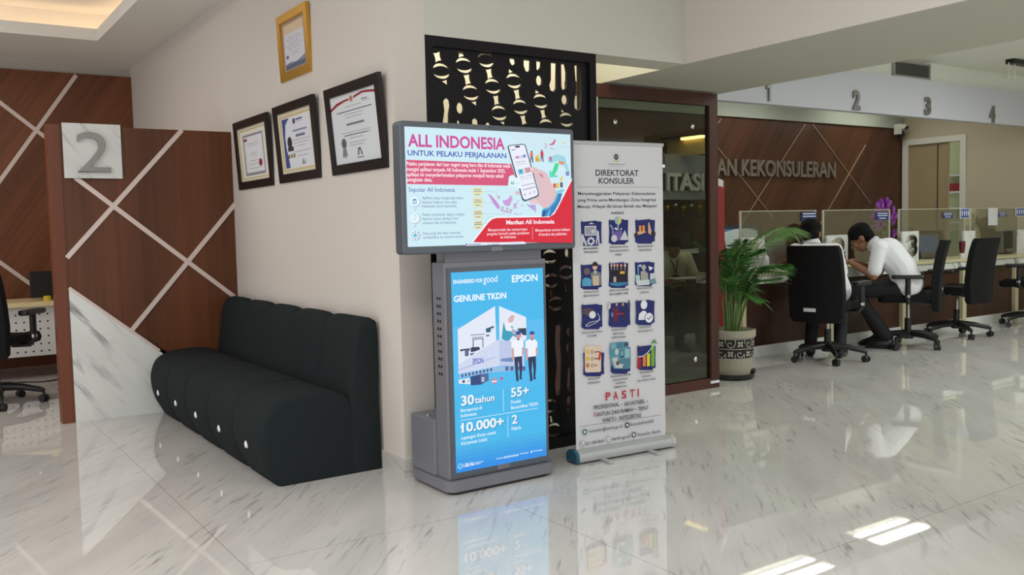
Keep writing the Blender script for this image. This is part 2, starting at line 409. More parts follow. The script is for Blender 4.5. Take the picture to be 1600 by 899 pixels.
b = MB(); b.box((ox0, oy1+.22, ZC+.102), (ox1+.25, oy1+.26, ZC+.125), M_LED); obj('led_strip', b, t)
b = MB(); b.box((ox1+.22, oy0, ZC+.102), (ox1+.26, oy1+.22, ZC+.125), M_LED); obj('led_strip', b, t)
# vents
def vent(name, label, O, U, V, N, w_, h_, n, frame_m):
    O, U, V, N = map(Vector, (O, U, V, N)); t = thing(name, label, 'vent', O)
    X = lambda a, c, d: O + U*a + V*c + N*d
    b = MB(); f = .022
    b.box((0, 0, 0), (w_, f, .03), frame_m, X); b.box((0, h_-f, 0), (w_, h_, .03), frame_m, X); b.box((0, f, 0), (f, h_-f, .03), frame_m, X); b.box((w_-f, f, 0), (w_, h_-f, .03), frame_m, X)
    obj('vent_frame', b, t)
    b = MB(); b.box((f, f, .001), (w_-f, h_-f, .004), M_BLACK, X); obj('backing', b, t)
    b = MB()
    for i in range(n):
        y = f+(h_-2*f)*(i+.5)/n; b.box((f, y-.004, .004), (w_-f, y+.002, .024), mat('vent_slat', (120, 118, 112), .5), X)
    obj('slats', b, t); return t
vent('ceiling_vent', 'white framed air grille in the glowing ceiling tray at top left', (.35, 7.15, ZC+.297), (1, 0, 0), (0, 1, 0), (0, 0, -1), .75, .3, 9, M_CEIL)
# --- left room
b = MB(); b.box((-5, 9.77, 0), (XW, 9.86, 2.826), M_WOODL)
WL = struct('wall_back', b)
b = MB(); b.box((-5, 9.79, 2.826), (XW, 9.86, ZC), mat('bulkhead_paint', (186, 180, 170), .8)); struct('trim_1', b)
def strips(name, lst, ax, v, wd, proud, m, sgn=-1):
    b = MB()
    for a, c in lst:
        p, q = on(*a, ax, v), on(*c, ax, v); t = (q-p).normalized(); nrm = Vector((0, sgn, 0)); s = t.cross(nrm).normalized()*wd/2
        b.prism([p-s, q-s, q+s, p+s], nrm*(proud+.0015*len(b.bm.verts)/8), m)
    return struct(name, b)
strips('trim_2', [((118.9, 117.5), (-30, 324)), ((-20, 145), (84, 225)), ((-20, 396), (60, 453))], 1, 9.768, .036, .006, M_STRIP)
# --- partition with the marble corner
YP = 6.57
b = MB(); b.box((.85, YP, 0), (XW, YP+.1, 1.962), M_WOODP); part = struct('wall_partition', b)
b = MB(); b.box((.822, YP-.004, 0), (.898, YP+.106, 1.966), M_WOODE); obj('trim_edge', b, part)
b = MB(); d0, d1 = on(107.5, 451, 1, YP), on(249, 549, 1, YP); sl = (d1.z-d0.z)/(d1.x-d0.x)
b.prism([(.902, YP, 0), (XW, YP, 0), (XW, YP, d0.z+sl*(XW-d0.x)), (.902, YP, d0.z+sl*(.902-d0.x))], (0, -.012, 0), M_SLAB); obj('marble_cladding', b, part)
b = MB()
lst = [((103.6, 404), (283.8, 203.5)), ((117, 277.6), (366, 464)), ((367, 318.6), (204, 518)), ((107.5, 450), (249, 548))]
for k, (a, c) in enumerate(lst):
    p, q = on(*a, 1, YP), on(*c, 1, YP); m_ = (q.z-p.z)/(q.x-p.x)
    if p.x < .902: p.z += m_*(.902-p.x); p.x = .902
    if q.x > XW-.002: q.z += m_*(XW-.002-q.x); q.x = XW-.002
    if q.x < .902: q.z += m_*(.902-q.x); q.x = .902
    t = (q-p).normalized(); s = Vector((t.z, 0, -t.x))*(.015 if k < 3 else .010)
    b.prism([p-s, q-s, q+s, p+s], (0, -.008-.0025*k, 0), M_STRIP)
obj('metal_strips', b, part)
t = thing('number_plate', 'square marble plate with steel 2 on the wood partition', 'sign', (1.09, YP-.02, 1.62))
b = MB(); b.box((.911, YP-.035, 1.617), (1.266, YP-.012, 1.976), M_SLAB, bev=.003); obj('plate', b, t)
b = MB(); p, q = on(121, 268, 1, YP-.04), on(172, 268, 1, YP-.04)
solid_text(b, '2', (p.x, YP-.036, 1.655), (1, 0, 0), (0, 0, 1), (0, -1, 0), q.x-p.x, .262, mat('dark_steel', (136, 134, 128), .28, .85), .03, -.012, .008); obj('digit', b, t, smooth=True, angle=40)

# --- hall on the right
YW, XR = 7.6, 11.85
b = MB(); b.box((4.9, YW, 0), (XR, YW+.1, 2.50), M_WOODR); struct('wall_hall_back', b)
b = MB(); b.box((4.9, YW-.03, 2.50), (XR, YW+.1, ZC), mat('hall_bulkhead', (166, 171, 156), .8)); struct('trim_3', b)
strips('trim_4', [((1258, 194), (1150, 364)), ((1269, 194), (1360, 318)), ((1121, 231), (1208.6, 342)), ((1352, 227), (1280, 352)), ((1121, 193), (1126, 186))], 1, YW-.002, .010, .005, mat('brass_strip', (186, 168, 142), .35, .6))
b = MB(); b.box((5.0, 5.6, 2.305), (XR, 5.68, 2.705), M_FASCIA); struct('wall_fascia', b)
b = MB(); b.box((5.0, 5.68, 2.705), (XR, 5.78, ZC), M_CEILR); struct('trim_5', b)
vent('wall_vent', 'long grey air grille above the numbered fascia board', (8.66, 5.68, 2.715), (1, 0, 0), (0, 0, 1), (0, -1, 0), .67, .175, 9, mat('vent_grey', (168, 168, 160), .5))
# right wall with the doorway
dy0, dy1, dz = 6.74, 7.5, 2.26
b = MB(); b.box((XR, -3.5, 0), (XR+.12, dy0, ZC), M_CREAM); b.box((XR, dy1, 0), (XR+.12, YW, ZC), M_CREAM); b.box((XR, dy0, dz), (XR+.12, dy1, ZC), M_CREAM); struct('wall_right', b)
b = MB(); b.box((XR-.025, dy0-.08, 0), (XR, dy0, dz+.08), M_DTRIM); b.box((XR-.025, dy1, 0), (XR, dy1+.08, dz+.08), M_DTRIM); b.box((XR-.025, dy0, dz), (XR, dy1, dz+.08), M_DTRIM); struct('trim_6', b)
b = MB(); b.box((XR+.02, 6.93, 0), (XR+.06, dy1-.004, dz-.006), M_DOOR)
d = struct('door_1', b)
b = MB(); b.box((XR+.012, 7.07, .02), (XR+.02, 7.08, dz-.02), M_DARKC); obj('groove', b, d)
b = MB(); b.tube([(XR+.02, 6.99, 1.0), (XR-.03, 6.99, 1.0), (XR-.035, 7.11, 1.0)], .011, M_STEEL, 8); b.lathe([(.001, .0), (.028, .0), (.028, .004), (.001, .004)], (XR+.01, 6.99, 1.0), M_STEEL, 12); obj('door_handle', b, d)
# the room glimpsed through the door gap: a pale green wall with shelves
b = MB(); b.box((XR+.9, 6.2, 0), (XR+1.0, 7.9, ZC), mat('green_wall', (176, 186, 140), .8)); struct('wall_office', b)
t = thing('wall_shelf', 'pale shelves with a red box glimpsed through the door gap', 'shelf', (XR+.8, 6.7, 1))
b = MB()
for z in (1.15, 1.35, 1.58, 1.82): b.box((XR+.68, 6.35, z), (XR+.895, 7.5, z+.03), M_PERF)
obj('shelf_board', b, t)
b = MB(); b.box((XR+.7, 6.95, 1.612), (XR+.88, 7.45, 1.72), M_RED); tag(obj('file_box', b), 'dark red box on the shelf seen through the door gap', 'box')
# fascia numbers
for s, (x, y0, y1), lab in (('1', (1201, 158, 132), 'steel number 1 on the fascia nearest the glass panel'), ('2', (1338, 170.5, 143), 'steel number 2 on the fascia above the writing man'), ('3', (1449, 178.5, 153.5), 'steel number 3 on the fascia under the air grille'), ('4', (1550, 191, 167), 'steel number 4 on the fascia at far right')):
    p, q = on(x, y0, 1, 5.59), on(x, y1, 1, 5.59); b = MB(); wd = .045 if s == '1' else .11
    M_NUM = mat('number_metal', (140, 138, 134), .4, .6)
    if s == '1': hh = q.z-p.z; b.prism([(p.x+a*wd, 5.597, p.z+c*hh) for a, c in ((-.05, 0), (.5, 0), (.5, 1), (-.05, 1), (-.7, .86), (-.7, .70), (-.05, .80))], (0, -.02, 0), M_NUM)
    else: solid_text(b, s, (p.x-wd/2, 5.597, p.z), (1, 0, 0), (0, 0, 1), (0, -1, 0), wd, q.z-p.z, M_NUM, .02, .03, .01)
    tag(obj('fascia_number', b), lab, 'number')
# wall lettering
b = MB(); p, q = on(1119, 274, 1, YW-.02), on(1305, 277, 1, YW-.02)
solid_text(b, 'AN KEKONSULERAN', (p.x, YW-.003, 1.80), (1, 0, 0), (0, 0, 1), (0, -1, 0), q.x-p.x, .19, mat('letter_metal', (150, 140, 126), .35, .6), .03, .02)
tag(obj('wall_lettering', b), 'raised metal letters AN KEKONSULERAN on the dark wood wall', 'lettering')
# security camera
t = thing('security_camera', 'white security camera on bracket at the wood wall corner', 'camera', on(1413, 199, 1, 7.45))
c = on(1411, 198, 1, 7.45)
b = MB(); b.box((c.x-.03, 7.46, c.z-.10), (c.x-.01, 7.57, c.z+.04), M_DTRIM); obj('bracket', b, t)
b = MB(); b.tube([(c.x-.02, 7.50, c.z+.01), (c.x+.05, 7.44, c.z)], [.036, .036], M_DTRIM, 12); obj('camera_body', b, t, smooth=True, angle=40)
b = MB(); b.ell((c.x+.045, 7.43, c.z-.012), (.032, .032, .03), M_BLACK); obj('lens', b, t, smooth=True)
b = MB(); b.ell(on(1408, 210, 1, 7.5), (.05, .05, .05), M_DARKC); obj('alarm_dome', b, t, smooth=True)
# ceiling lamp bracket at the far right
p = on(1578, 92, 2, ZC); t = thing('track_light', 'black topped lamp hanging from ceiling at far right', 'light', p)
b = MB(); b.box((p.x, p.y-.05, p.z-.05), (p.x+.9, p.y+.05, p.z), M_BLACK, bev=.008); obj('track', b, t)
for dx in (-.02, .1): b = MB(); b.tube([(p.x+dx, p.y, p.z-.04), (p.x+dx-.01, p.y, p.z-.21)], .008, M_DTRIM, 6); obj('hanger_wire', b, t)
# staff-side ceiling lights (the first two show as reflections in the floor)
def troffer(x, y, label, L=1.2, W=.6):
    t = thing('ceiling_light', label, 'light', (x, y, ZC), 0, 'lights over the staff side')
    b = MB(); z = ZC-.05
    for (a, c) in (((-L/2, -W/2), (L/2, -W/2+.03)), ((-L/2, W/2-.03), (L/2, W/2)), ((-L/2, -W/2+.03), (-L/2+.03, W/2-.03)), ((L/2-.03, -W/2+.03), (L/2, W/2-.03)), ((-L/2+.03, -.04), (L/2-.03, .04))):
        b.box((x+a[0], y+a[1], z), (x+c[0], y+c[1], ZC), M_DTRIM)
    obj('lamp_frame', b, t)
    b = MB()
    for s in (-1, 1): b.box((x-L/2+.03, y+s*.07, ZC-.02), (x+L/2-.03, y+s*.20, ZC-.01), M_TROF)
    obj('diffuser', b, t)
troffer(10.6, 6.95, 'twin strip ceiling light over the third staff desk'); troffer(8.4, 6.8, 'twin strip ceiling light over the second staff desk'); troffer(6.6, 6.6, 'added twin strip ceiling light brightening the area behind the smoked glass')  # the last fixture is unseen, added to brighten what stands behind the glass

# ================================================================== LATTICE SCREEN
def lattice():
    x0, x1, z1 = 2.193, 3.279, 2.187
    t = thing('lattice_screen', 'tall dark carved lattice screen in the opening behind the kiosk', 'screen', ((x0+x1)/2, YC+.06, 0))
    b = MB(); y0, y1 = YC, YC+.12; fw = .045
    b.box((x0, y0, 0), (x0+fw, y1, z1), M_LATT); b.box((x1-fw, y0, 0), (x1, y1, z1), M_LATT)
    b.box((x0+fw, y0, z1-.05), (x1-fw, y1, z1), M_LATT); b.box((x0+fw, y0, 0), (x1-fw, y1, .06), M_LATT); obj('frame', b, t)
    X0, X1, Z0, Z1 = x0+fw, x1-fw, .06, z1-.05
    loops = []
    def add(pts):
        if all(X0+.012 < p[0] < X1-.012 and Z0+.035 < p[1] < Z1-.045 for p in pts): loops.append(pts)
    def clipadd(pts):                            # shapes that run under the border are cut short by it
        q = [(min(max(p[0], X0+.014), X1-.014), min(max(p[1], Z0+.04), Z1-.05)) for p in pts]
        xs = [p[0] for p in q]; zs = [p[1] for p in q]
        if max(xs)-min(xs) > .018 and max(zs)-min(zs) > .018 and len({(round(p[0], 4), round(p[1], 4)) for p in q}) > 5:
            r = []
            for p in q:
                if not r or (abs(p[0]-r[-1][0])+abs(p[1]-r[-1][1])) > .0012: r.append(p)
            loops.append(r)
    def capsule(cx, cz, w_, h_):
        r = w_/2; pts = []
        for k in range(9): a = PI*k/8; pts.append((cx+r*math.cos(a), cz+h_/2-r+r*1.2*math.sin(a)))
        for k in range(9): a = PI+PI*k/8; pts.append((cx+r*math.cos(a), cz-h_/2+r+r*1.2*math.sin(a)))
        clipadd([(p[0]+.006*math.sin((p[1]-cz)*9), p[1]) for p in pts])
    def crescents(cx, cz, traced=False):
        for s in (1, -1):
            out = [(cx+.052*math.cos(a), cz+s*(.004+.035*math.sin(a))) for a in [PI*(.06+.88*k/10) for k in range(11)]]
            inn = [(cx+.046*math.cos(a), cz+s*(.003+.021*math.sin(a))) for a in [PI*(.94-.88*k/10) for k in range(11)]]
            (loops.append if traced else add)(out+inn)
    def square(cx, cz):
        P = [(-.026, .027), (.020, .030), (.026, -.027), (-.020, -.030)]; pts = []
        for i in range(4):
            a, c = P[i], P[(i+1) % 4]
            for k in range(4):
                f = k/4; mx, mz = a[0]+(c[0]-a[0])*f, a[1]+(c[1]-a[1])*f; q = 1-.28*math.sin(PI*f); pts.append((cx+mx*q, cz+mz*q))
        add(pts)
    def tri(cx, cz, s): add([(cx-.022, cz+s*.022), (cx+.004, cz+s*.012), (cx+.026, cz+s*.024), (cx+.008, cz), (cx+.016, cz-s*.03), (cx-.006, cz-s*.004)])
    def tr(ox, oy, sc, pts): return [(q.x, q.z) for q in (on(ox+p[0]/sc, oy+p[1]/sc, 1, YC+.02) for p in pts)]
    A_ = (650, 40, 4.493); B_ = (845, 385, 2.766)
    def bow(pts):
        out = []; cx = sum(p[0] for p in pts)/len(pts); cz = sum(p[1] for p in pts)/len(pts)
        for p, q in zip(pts, pts[1:]+pts[:1]):
            for k in range(4): f = k/4; x, z = p[0]+(q[0]-p[0])*f, p[1]+(q[1]-p[1])*f; g = 1-.2*math.sin(PI*f); out.append((cx+(x-cx)*g, cz+(z-cz)*g))
        return out
    for q in ([(120, 190), (178, 176), (192, 245), (138, 260)], [(295, 182), (340, 182), (352, 212), (300, 225)], [(332, 342), (385, 335), (398, 408), (350, 420)], [(488, 305), (540, 295), (552, 365), (505, 378)], [(540, 490), (590, 485), (598, 552), (552, 560)], [(685, 450), (735, 440), (745, 510), (700, 525)], [(730, 632), (778, 622), (790, 690), (748, 700)], [(870, 590), (915, 585), (928, 645), (885, 658)],
              [(180, 390), (228, 375), (236, 432)], [(388, 538), (435, 525), (440, 578)], [(590, 680), (632, 668), (636, 710)], [(650, 282), (692, 322), (652, 340)], [(835, 430), (880, 468), (840, 482)], [(1018, 570), (1055, 602), (1022, 612)]): loops.append(bow(tr(*A_, q)))
    for q in ([(180, 205), (190, 240)],): pass
    for q in ((182, 318), (342, 278), (390, 470), (545, 425), (692, 388), (590, 613), (738, 570), (880, 530), (1062, 660), (497, 238), (922, 706)): crescents(*tr(*A_, [q])[0], True)
    for q in ([(658, 226), (700, 228), (705, 262), (690, 280), (672, 275), (660, 255)], [(757, 236), (808, 240), (806, 310), (790, 328), (770, 318), (757, 280)], [(845, 245), (885, 250), (882, 290), (862, 315), (848, 310)], [(948, 258), (993, 260), (990, 440), (970, 466), (945, 455), (937, 420), (948, 380)], [(1020, 265), (1052, 268), (1062, 330), (1060, 440), (1030, 452), (1022, 430)], [(1113, 275), (1145, 278), (1166, 330), (1160, 580), (1140, 598), (1115, 580), (1112, 540), (1125, 440)],
              [(116, 402), (130, 420), (130, 455), (116, 472)], [(117, 528), (130, 535), (131, 670), (119, 672)], [(192, 530), (215, 503), (240, 520), (246, 560), (236, 620), (236, 690), (188, 690), (200, 600)], [(290, 670), (308, 658), (320, 690), (305, 720), (288, 700)], [(395, 665), (415, 645), (440, 660), (446, 695), (440, 800), (398, 800)]): loops.append(tr(*A_, q))
    for c, a, e in (((868, 385), 24, 38), ((1047, 520), 24, 36), ((312, 578), 26, 40), ((510, 700), 20, 22)): loops.append(tr(*A_, [(c[0]+a*math.cos(k*PI/8), c[1]+e*math.sin(k*PI/8)) for k in range(16)]))
    for q in ((42, 45), (48, 148), (66, 248), (112, 112), (40, 692), (58, 795), (120, 800)): crescents(*tr(*B_, [q])[0], True)
    for q in ([(65, 345), (80, 338), (92, 350), (90, 420), (96, 480), (92, 620), (80, 648), (66, 640), (62, 600), (70, 520), (62, 430)], [(118, 530), (126, 520), (134, 540), (134, 600), (124, 632), (114, 610)]): loops.append(tr(*B_, q))
    for q in ([(32, 82), (50, 74), (52, 108), (36, 114)], [(38, 190), (54, 182), (58, 216), (44, 220)], [(104, 55), (120, 72), (106, 84)], [(40, 735), (54, 728), (60, 764), (42, 768)], [(114, 695), (132, 710), (116, 720)], [(70, 285), (84, 278), (82, 294)], [(104, 168), (116, 160), (120, 196), (108, 200)]): loops.append(bow(tr(*B_, q)))
    for c, a, e in (((116, 28), 11, 20), ((122, 370), 9, 18), ((120, 440), 8, 22), ((124, 668), 11, 20)): loops.append(tr(*B_, [(c[0]+a*math.cos(k*PI/8), c[1]+e*math.sin(k*PI/8)) for k in range(16)]))
    traced = len(loops)
    per, px_, dz_, sh = .86, .144, -.102, -.28
    c0 = on(690.5, 110.8, 1, YC)                 # a bottom circle of the first column
    for i in range(-8, 16):
        bx, bz = c0.x + px_*i, c0.z+.148 + dz_*i
        for n in range(-2, 5):
            mz = bz - per*n; mx = lambda z: bx + sh*(z-(c0.z+.148+dz_*i))
            wrap = mx
            for dzz in (.148, 0, -.148): crescents(wrap(mz+dzz), mz+dzz)
            for dzz in (.074, -.074): square(wrap(mz+dzz), mz+dzz)
            tri(wrap(mz+.212)-.012, mz+.212, -1); tri(wrap(mz-.212)+.012, mz-.212, 1)
            zc = mz-per/2
            capsule(wrap(zc)+.0, zc-.01, .046, .30); 
            capsule(wrap(zc)+.068, zc+.05, .038, .16); capsule(wrap(zc)+.066, zc-.10, .044, .066)
    cu = bpy.data.curves.new('lat', 'CURVE'); cu.dimensions = '2D'; cu.fill_mode = 'BOTH'; cu.extrude = .009
    def spl(pts):
        s = cu.splines.new('POLY'); s.points.add(len(pts)-1); s.use_cyclic_u = True
        for q, p in zip(s.points, pts): q.co = (p[0], p[1], 0, 1)
    spl([(X0, Z0), (X1, Z0), (X1, Z1), (X0, Z1)])
    done = []
    for i_, L in enumerate(loops):               # keep holes apart so that the webs between them stay whole
        if i_ >= traced and not all(X0+.004 < p[0] < X1-.004 and Z0+.01 < p[1] < Z1-.01 for p in L): L = [(min(max(p[0], X0+.006), X1-.006), min(max(p[1], Z0+.02), Z1-.02)) for p in L]
        if i_ >= traced and (max(p[1] for p in L) > 1.66 or (max(p[0] for p in L) > 2.86 and min(p[1] for p in L) < 1.2)): continue
        xs = [p[0] for p in L]; zs = [p[1] for p in L]; bb = (min(xs)-.003, max(xs)+.003, min(zs)-.003, max(zs)+.003)
        pin = [p for p in L]
        def hit(B, Q): 
            if bb[0] > B[1] or bb[1] < B[0] or bb[2] > B[3] or bb[3] < B[2]: return False
            return any(pip(p, Q) for p in pin) or any(pip(p, L) for p in Q) or min((p[0]-q[0])**2+(p[1]-q[1])**2 for p in pin for q in Q) < .0022**2
        def pip(p, Q):
            c = False; j = len(Q)-1
            for i in range(len(Q)):
                if (Q[i][1] > p[1]) != (Q[j][1] > p[1]) and p[0] < (Q[j][0]-Q[i][0])*(p[1]-Q[i][1])/(Q[j][1]-Q[i][1])+Q[i][0]: c = not c
                j = i
            return c
        if any(hit(B, Q) for B, Q in done): continue
        done.append((bb, L)); spl(L)
    o = bpy.data.objects.new('lat', cu); COL.objects.link(o)
    dg = bpy.context.evaluated_depsgraph_get(); dg.update(); me = o.evaluated_get(dg).to_mesh()
    b = MB(); b.bm.from_mesh(me); b.mi(M_LATT); o.evaluated_get(dg).to_mesh_clear(); bpy.data.objects.remove(o)
    b.bm.transform(Matrix(((1, 0, 0, 0), (0, 0, 1, YC+.03), (0, 1, 0, 0), (0, 0, 0, 1))))
    obj('carved_panel', b, t)
lattice()

# ================================================================== WOOD FRAMED GLASS PANEL
t = thing('room_divider', 'floor-standing smoked glass panel in dark wood frame beside the palm', 'divider', (4.4, 4.77, 0))
b = MB(); y0, y1 = 4.715, 4.762
b.box((3.66, y0, 2.087), (5.036, y1, 2.176), M_WOODF); b.box((3.50, y0, 0), (5.036, y1, .075), M_WOODF)
b.box((4.952, y0, .075), (5.036, y1, 2.087), M_WOODF); b.box((3.50, y0, .075), (3.64, y1, 1.0), M_WOODF); b.box((3.86, y0, .075), (3.90, y1, 2.087), mat('pale_jamb', (196, 190, 170), .6)); obj('wood_frame', b, t)
b = MB(); b.box((3.90, 4.735, .075), (4.952, 4.743, 2.087), M_TINT); obj('pane', b, t)
for x, z in ((4.06, 1.93), (4.79, 1.93), (4.06, .2), (4.80, .23)):
    b = MB(); b.rings([[(x+r*math.cos(2*PI*k/14), y, z+r*math.sin(2*PI*k/14)) for k in range(14)] for r, y in ((.017, 4.734), (.017, 4.724), (.012, 4.720))], M_CHROME); obj('standoff', b, t, smooth=True, angle=40)
b = MB(); p, q = on(1110.5, 601, 1, y0), on(1123.5, 605, 1, y0); b.box((p.x, y0-.002, .035), (5.034, y0, .055), M_PAPER); obj('sticker', b, t)

# ================================================================== SOFA
def sofa():
    t = thing('sofa', 'charcoal fabric bench sofa with five channels and white buttons against the wall', 'sofa', (1.7, 5.38, 0))
    ya, n, L = 4.215, 5, .466
    prof = crom([(1.455, .0), (1.425, .05), (1.392, .12), (1.372, .21), (1.376, .30), (1.415, .385), (1.50, .428), (1.62, .442), (1.75, .434), (1.835, .385), (1.872, .30), (1.876, .2), (1.855, .0)], 4)
    def sweep(prof, c, amt, capr, z0):
        rows = []
        ts = [0, .008, .02, .045, .09, .18, .32, .5, .68, .82, .91, .955, .98, .992]
        for i in range(n):
            for q in ts:
                rows.append((ya+(i+q)*L, 1-amt*(.45*abs(2*q-1)**5+.55*abs(2*q-1)**22)))
        rows.append((ya+n*L, 1-amt))
        out = []
        def ring(y, s, ins=0):
            r = []
            for p in prof:
                dx, dz = p[0]-c[0], p[1]-c[1]; l = math.hypot(dx, dz); k = s*(1-ins/l) if l > ins else 0
                z = c[1]+dz*k
                if p[1] < .03: z = p[1]*1.0
                r.append((c[0]+dx*k, y, max(z, 0)))
            return r
        out.append(ring(ya-.004, 1-amt*.2, capr*1.0)); out.append(ring(ya-.001, 1, capr*.55)); out.append(ring(ya+.008, 1, capr*.2))
        rows = [(y, s if y > ya+.1 else 1) for y, s in rows if y > ya+.015]
        for y, s in rows: out.append(ring(y, s))
        return out
    b = MB(); b.rings(sweep(prof, (1.63, .2), .085, .03, 0), M_FABRIC); obj('seat', b, t, smooth=True, angle=60)
    pb = crom([(1.835, .0), (1.835, .2), (1.838, .38), (1.858, .52), (1.878, .66), (1.892, .735), (1.918, .776), (1.955, .788), (1.985, .775), (2.0, .74), (2.003, .5), (2.003, .0)], 4)
    b = MB(); b.rings(sweep(pb, (1.94, .35), .12, .016, 0), M_FABRIC); obj('backrest', b, t, smooth=True, angle=60)
    for i in range(n):
        y = ya+(i+.5)*L; b = MB(); b.ell((1.377, y, .178), (.010, .017, .021), M_BUTTON, 12, 8); obj('button', b, t, smooth=True, label='small white button')
    b = MB(); b.ell(on(485, 675, 1, ya-.006), (.008, .005, .008), M_BLACK, 10, 6); obj('end_button', b, t, smooth=True)
    b = MB(); b.box((1.47, ya+.02, 0), (1.99, ya+n*L-.02, .02), M_BLACK); obj('plinth', b, t)
sofa()

# ================================================================== WALL FRAMES
def wall_frame(name, label, px, m, bw, dt, db, matcol=None, lip=None):
    # px: TL, TR, BR, BL photo corners; dt / db: how far the top / bottom edge hangs off the wall
    z1 = (on(*px[0], 0, XW-dt).z+on(*px[1], 0, XW-dt).z)/2; z0 = (on(*px[2], 0, XW-db).z+on(*px[3], 0, XW-db).z)/2
    P0 = Vector((XW-db, 0, z0)); V = Vector((db-dt, 0, z1-z0)).normalized(); U = Vector((0, -1, 0)); N = U.cross(V)
    if N.x > 0: N = -N
    B = Board(P0, U, V, N, 'print')
    c = [B.uv(p) for p in px]; u0, u1 = (c[0][0]+c[3][0])/2, (c[1][0]+c[2][0])/2; v0, v1 = 0, (c[0][1]+c[1][1])/2
    t = thing(name, label, 'frame', B.at((u0+u1)/2, v0, -.01))
    X = lambda a, b_, d: B.at(a, b_, d)
    f = MB()
    for (a, e) in (((u0, v0), (u1, v0+bw)), ((u0, v1-bw), (u1, v1)), ((u0, v0+bw), (u0+bw, v1-bw)), ((u1-bw, v0+bw), (u1, v1-bw))):
        f.box((*a, -.022), (*e, 0), m, X)
    if lip:
        for (a, e) in (((u0+bw, v0+bw), (u1-bw, v0+bw+.006)), ((u0+bw, v1-bw-.006), (u1-bw, v1-bw)), ((u0+bw, v0+bw), (u0+bw+.006, v1-bw)), ((u1-bw-.006, v0+bw), (u1-bw, v1-bw))):
            f.box((*a, -.012), (*e, -.003), lip, X)
    obj('frame', f, t)
    s = MB(); s.box((u0+bw*.8, v0+bw*.8, -.018), (u1-bw*.8, v1-bw*.8, -.012), matcol or M_PAPER, X)
    B.mb = s; B.O = B.at(0, 0, -.012); B.ext = (u0, u1, v0, v1, bw)
    return t, B
W4 = lambda B, fu, fv: (B.ext[0]+B.ext[4]+(B.ext[1]-B.ext[0]-2*B.ext[4])*fu, B.ext[2]+B.ext[4]+(B.ext[3]-B.ext[2]-2*B.ext[4])*fv)
def R4(B, a, c, e, d, col): (p, q), (r, s) = W4(B, a, c), W4(B, e, d); B.poly([(p, q), (r, q), (r, s), (p, s)], col, True)
def lines4(B, rows, col, h=.008):                # unreadable print: thin grey rules
    for cx, fv, wd in rows: R4(B, cx-wd/2, fv, cx+wd/2, fv+h, col)
GREY = (150, 152, 160); DK = (84, 88, 100)
t, B = wall_frame('certificate_frame', 'gold framed certificate hanging highest on the wall', [(428, 31), (474, 2), (487, 109), (441, 130)], M_GOLD, .045, .03, .012, mat('taupe_mat', (170, 146, 124), .6), M_GOLD)
R4(B, .10, .06, .90, .92, (214, 214, 222)); R4(B, .10, .74, .90, .92, (222, 196, 164))
R4(B, .10, .06, .90, .15, (92, 100, 128)); B.poly([W4(B, *p) for p in ((.1, .15), (.9, .15), (.9, .24), (.55, .16), (.3, .19), (.1, .165))], (132, 142, 168), True)
lines4(B, [(.5, .66, .5), (.5, .61, .62), (.5, .55, .4), (.5, .50, .66), (.5, .44, .5), (.55, .36, .36), (.55, .31, .3)], GREY)
B.poly([W4(B, .2+.05*math.cos(a*.5), .3+.035*math.sin(a*.5)) for a in range(13)], DK, True); obj('certificate', B.mb, t)
t, B = wall_frame('certificate_frame', 'black framed certificate with red ribbon, rightmost and largest of the three', [(504, 143), (590, 111), (604, 262), (520, 275)], M_BLACKF, .052, .05, .012, None)
P = lambda pts, c: B.poly([W4(B, *p) for p in pts], c, True)
R4(B, 0, 0, 1, 1, (216, 220, 224)); P([(0, .80), (.16, .86), (.3, .89), (.5, .905), (.72, .945), (.84, .93), (1, .90), (1, .935), (.82, .965), (.7, .975), (.5, .935), (.3, .92), (.14, .90), (0, .84)], (150, 32, 48))
P([(.47+.055*math.cos(k*.5), .915+.06*math.sin(k*.5)) for k in range(13)], (214, 206, 190)); P([(.47+.035*math.cos(k*.5), .915+.04*math.sin(k*.5)) for k in range(13)], (176, 120, 110))
R4(B, .68, .86, .8, .872, DK); R4(B, .7, .835, .84, .845, GREY)
lines4(B, [(.5, .81, .34), (.52, .745, .74), (.5, .70, .4), (.5, .655, .36), (.5, .44, .62), (.52, .40, .56), (.5, .355, .3), (.52, .29, .36), (.5, .25, .3)], GREY); lines4(B, [(.5, .745, .74), (.5, .40, .5), (.55, .06, .14)], DK, .012)
R4(B, .32, .545, .7, .575, (120, 124, 134)); P([(.22+.055*math.cos(k*.5), .3+.075*math.sin(k*.5)) for k in range(13)], (92, 100, 102)); P([(.19, .24), (.16, .09), (.2, .12), (.22, .07), (.24, .13), (.28, .1), (.25, .24)], (130, 134, 134)); P([(.5, .1), (.515, .2), (.56, .21), (.6, .1), (.575, .1), (.555, .18), (.535, .17), (.525, .1)], DK); obj('certificate', B.mb, t)
t, B = wall_frame('certificate_frame', 'black framed certificate with blue left edge, middle of the row of three', [(421, 169), (485, 149), (502, 277), (440, 287)], M_BLACKF, .052, .045, .012, M_MATB)
P = lambda pts, c: B.poly([W4(B, *p) for p in pts], c, True)
R4(B, .06, .05, .96, .94, (190, 158, 70)); R4(B, .08, .06, .95, .925, (222, 212, 186)); R4(B, .12, .08, .93, .91, (222, 224, 232)); P([(.12, .9), (.34, .9), (.22, .8), (.18, .6), (.19, .4), (.23, .25), (.25, .09), (.12, .09)], (66, 80, 146))
P([(.3+.07*math.cos(k*.5), .5+.1*math.sin(k*.5)) for k in range(13)], (50, 48, 56)); R4(B, .23, .36, .4, .43, (60, 50, 50))
for k in range(3): P([(.25+.075*k+.026*math.cos(j*.6), .28+.035*math.sin(j*.6)) for j in range(11)], (70, 60, 48)); P([(.25+.075*k+.014*math.cos(j*.6), .28+.02*math.sin(j*.6)) for j in range(11)], (190, 150, 60))
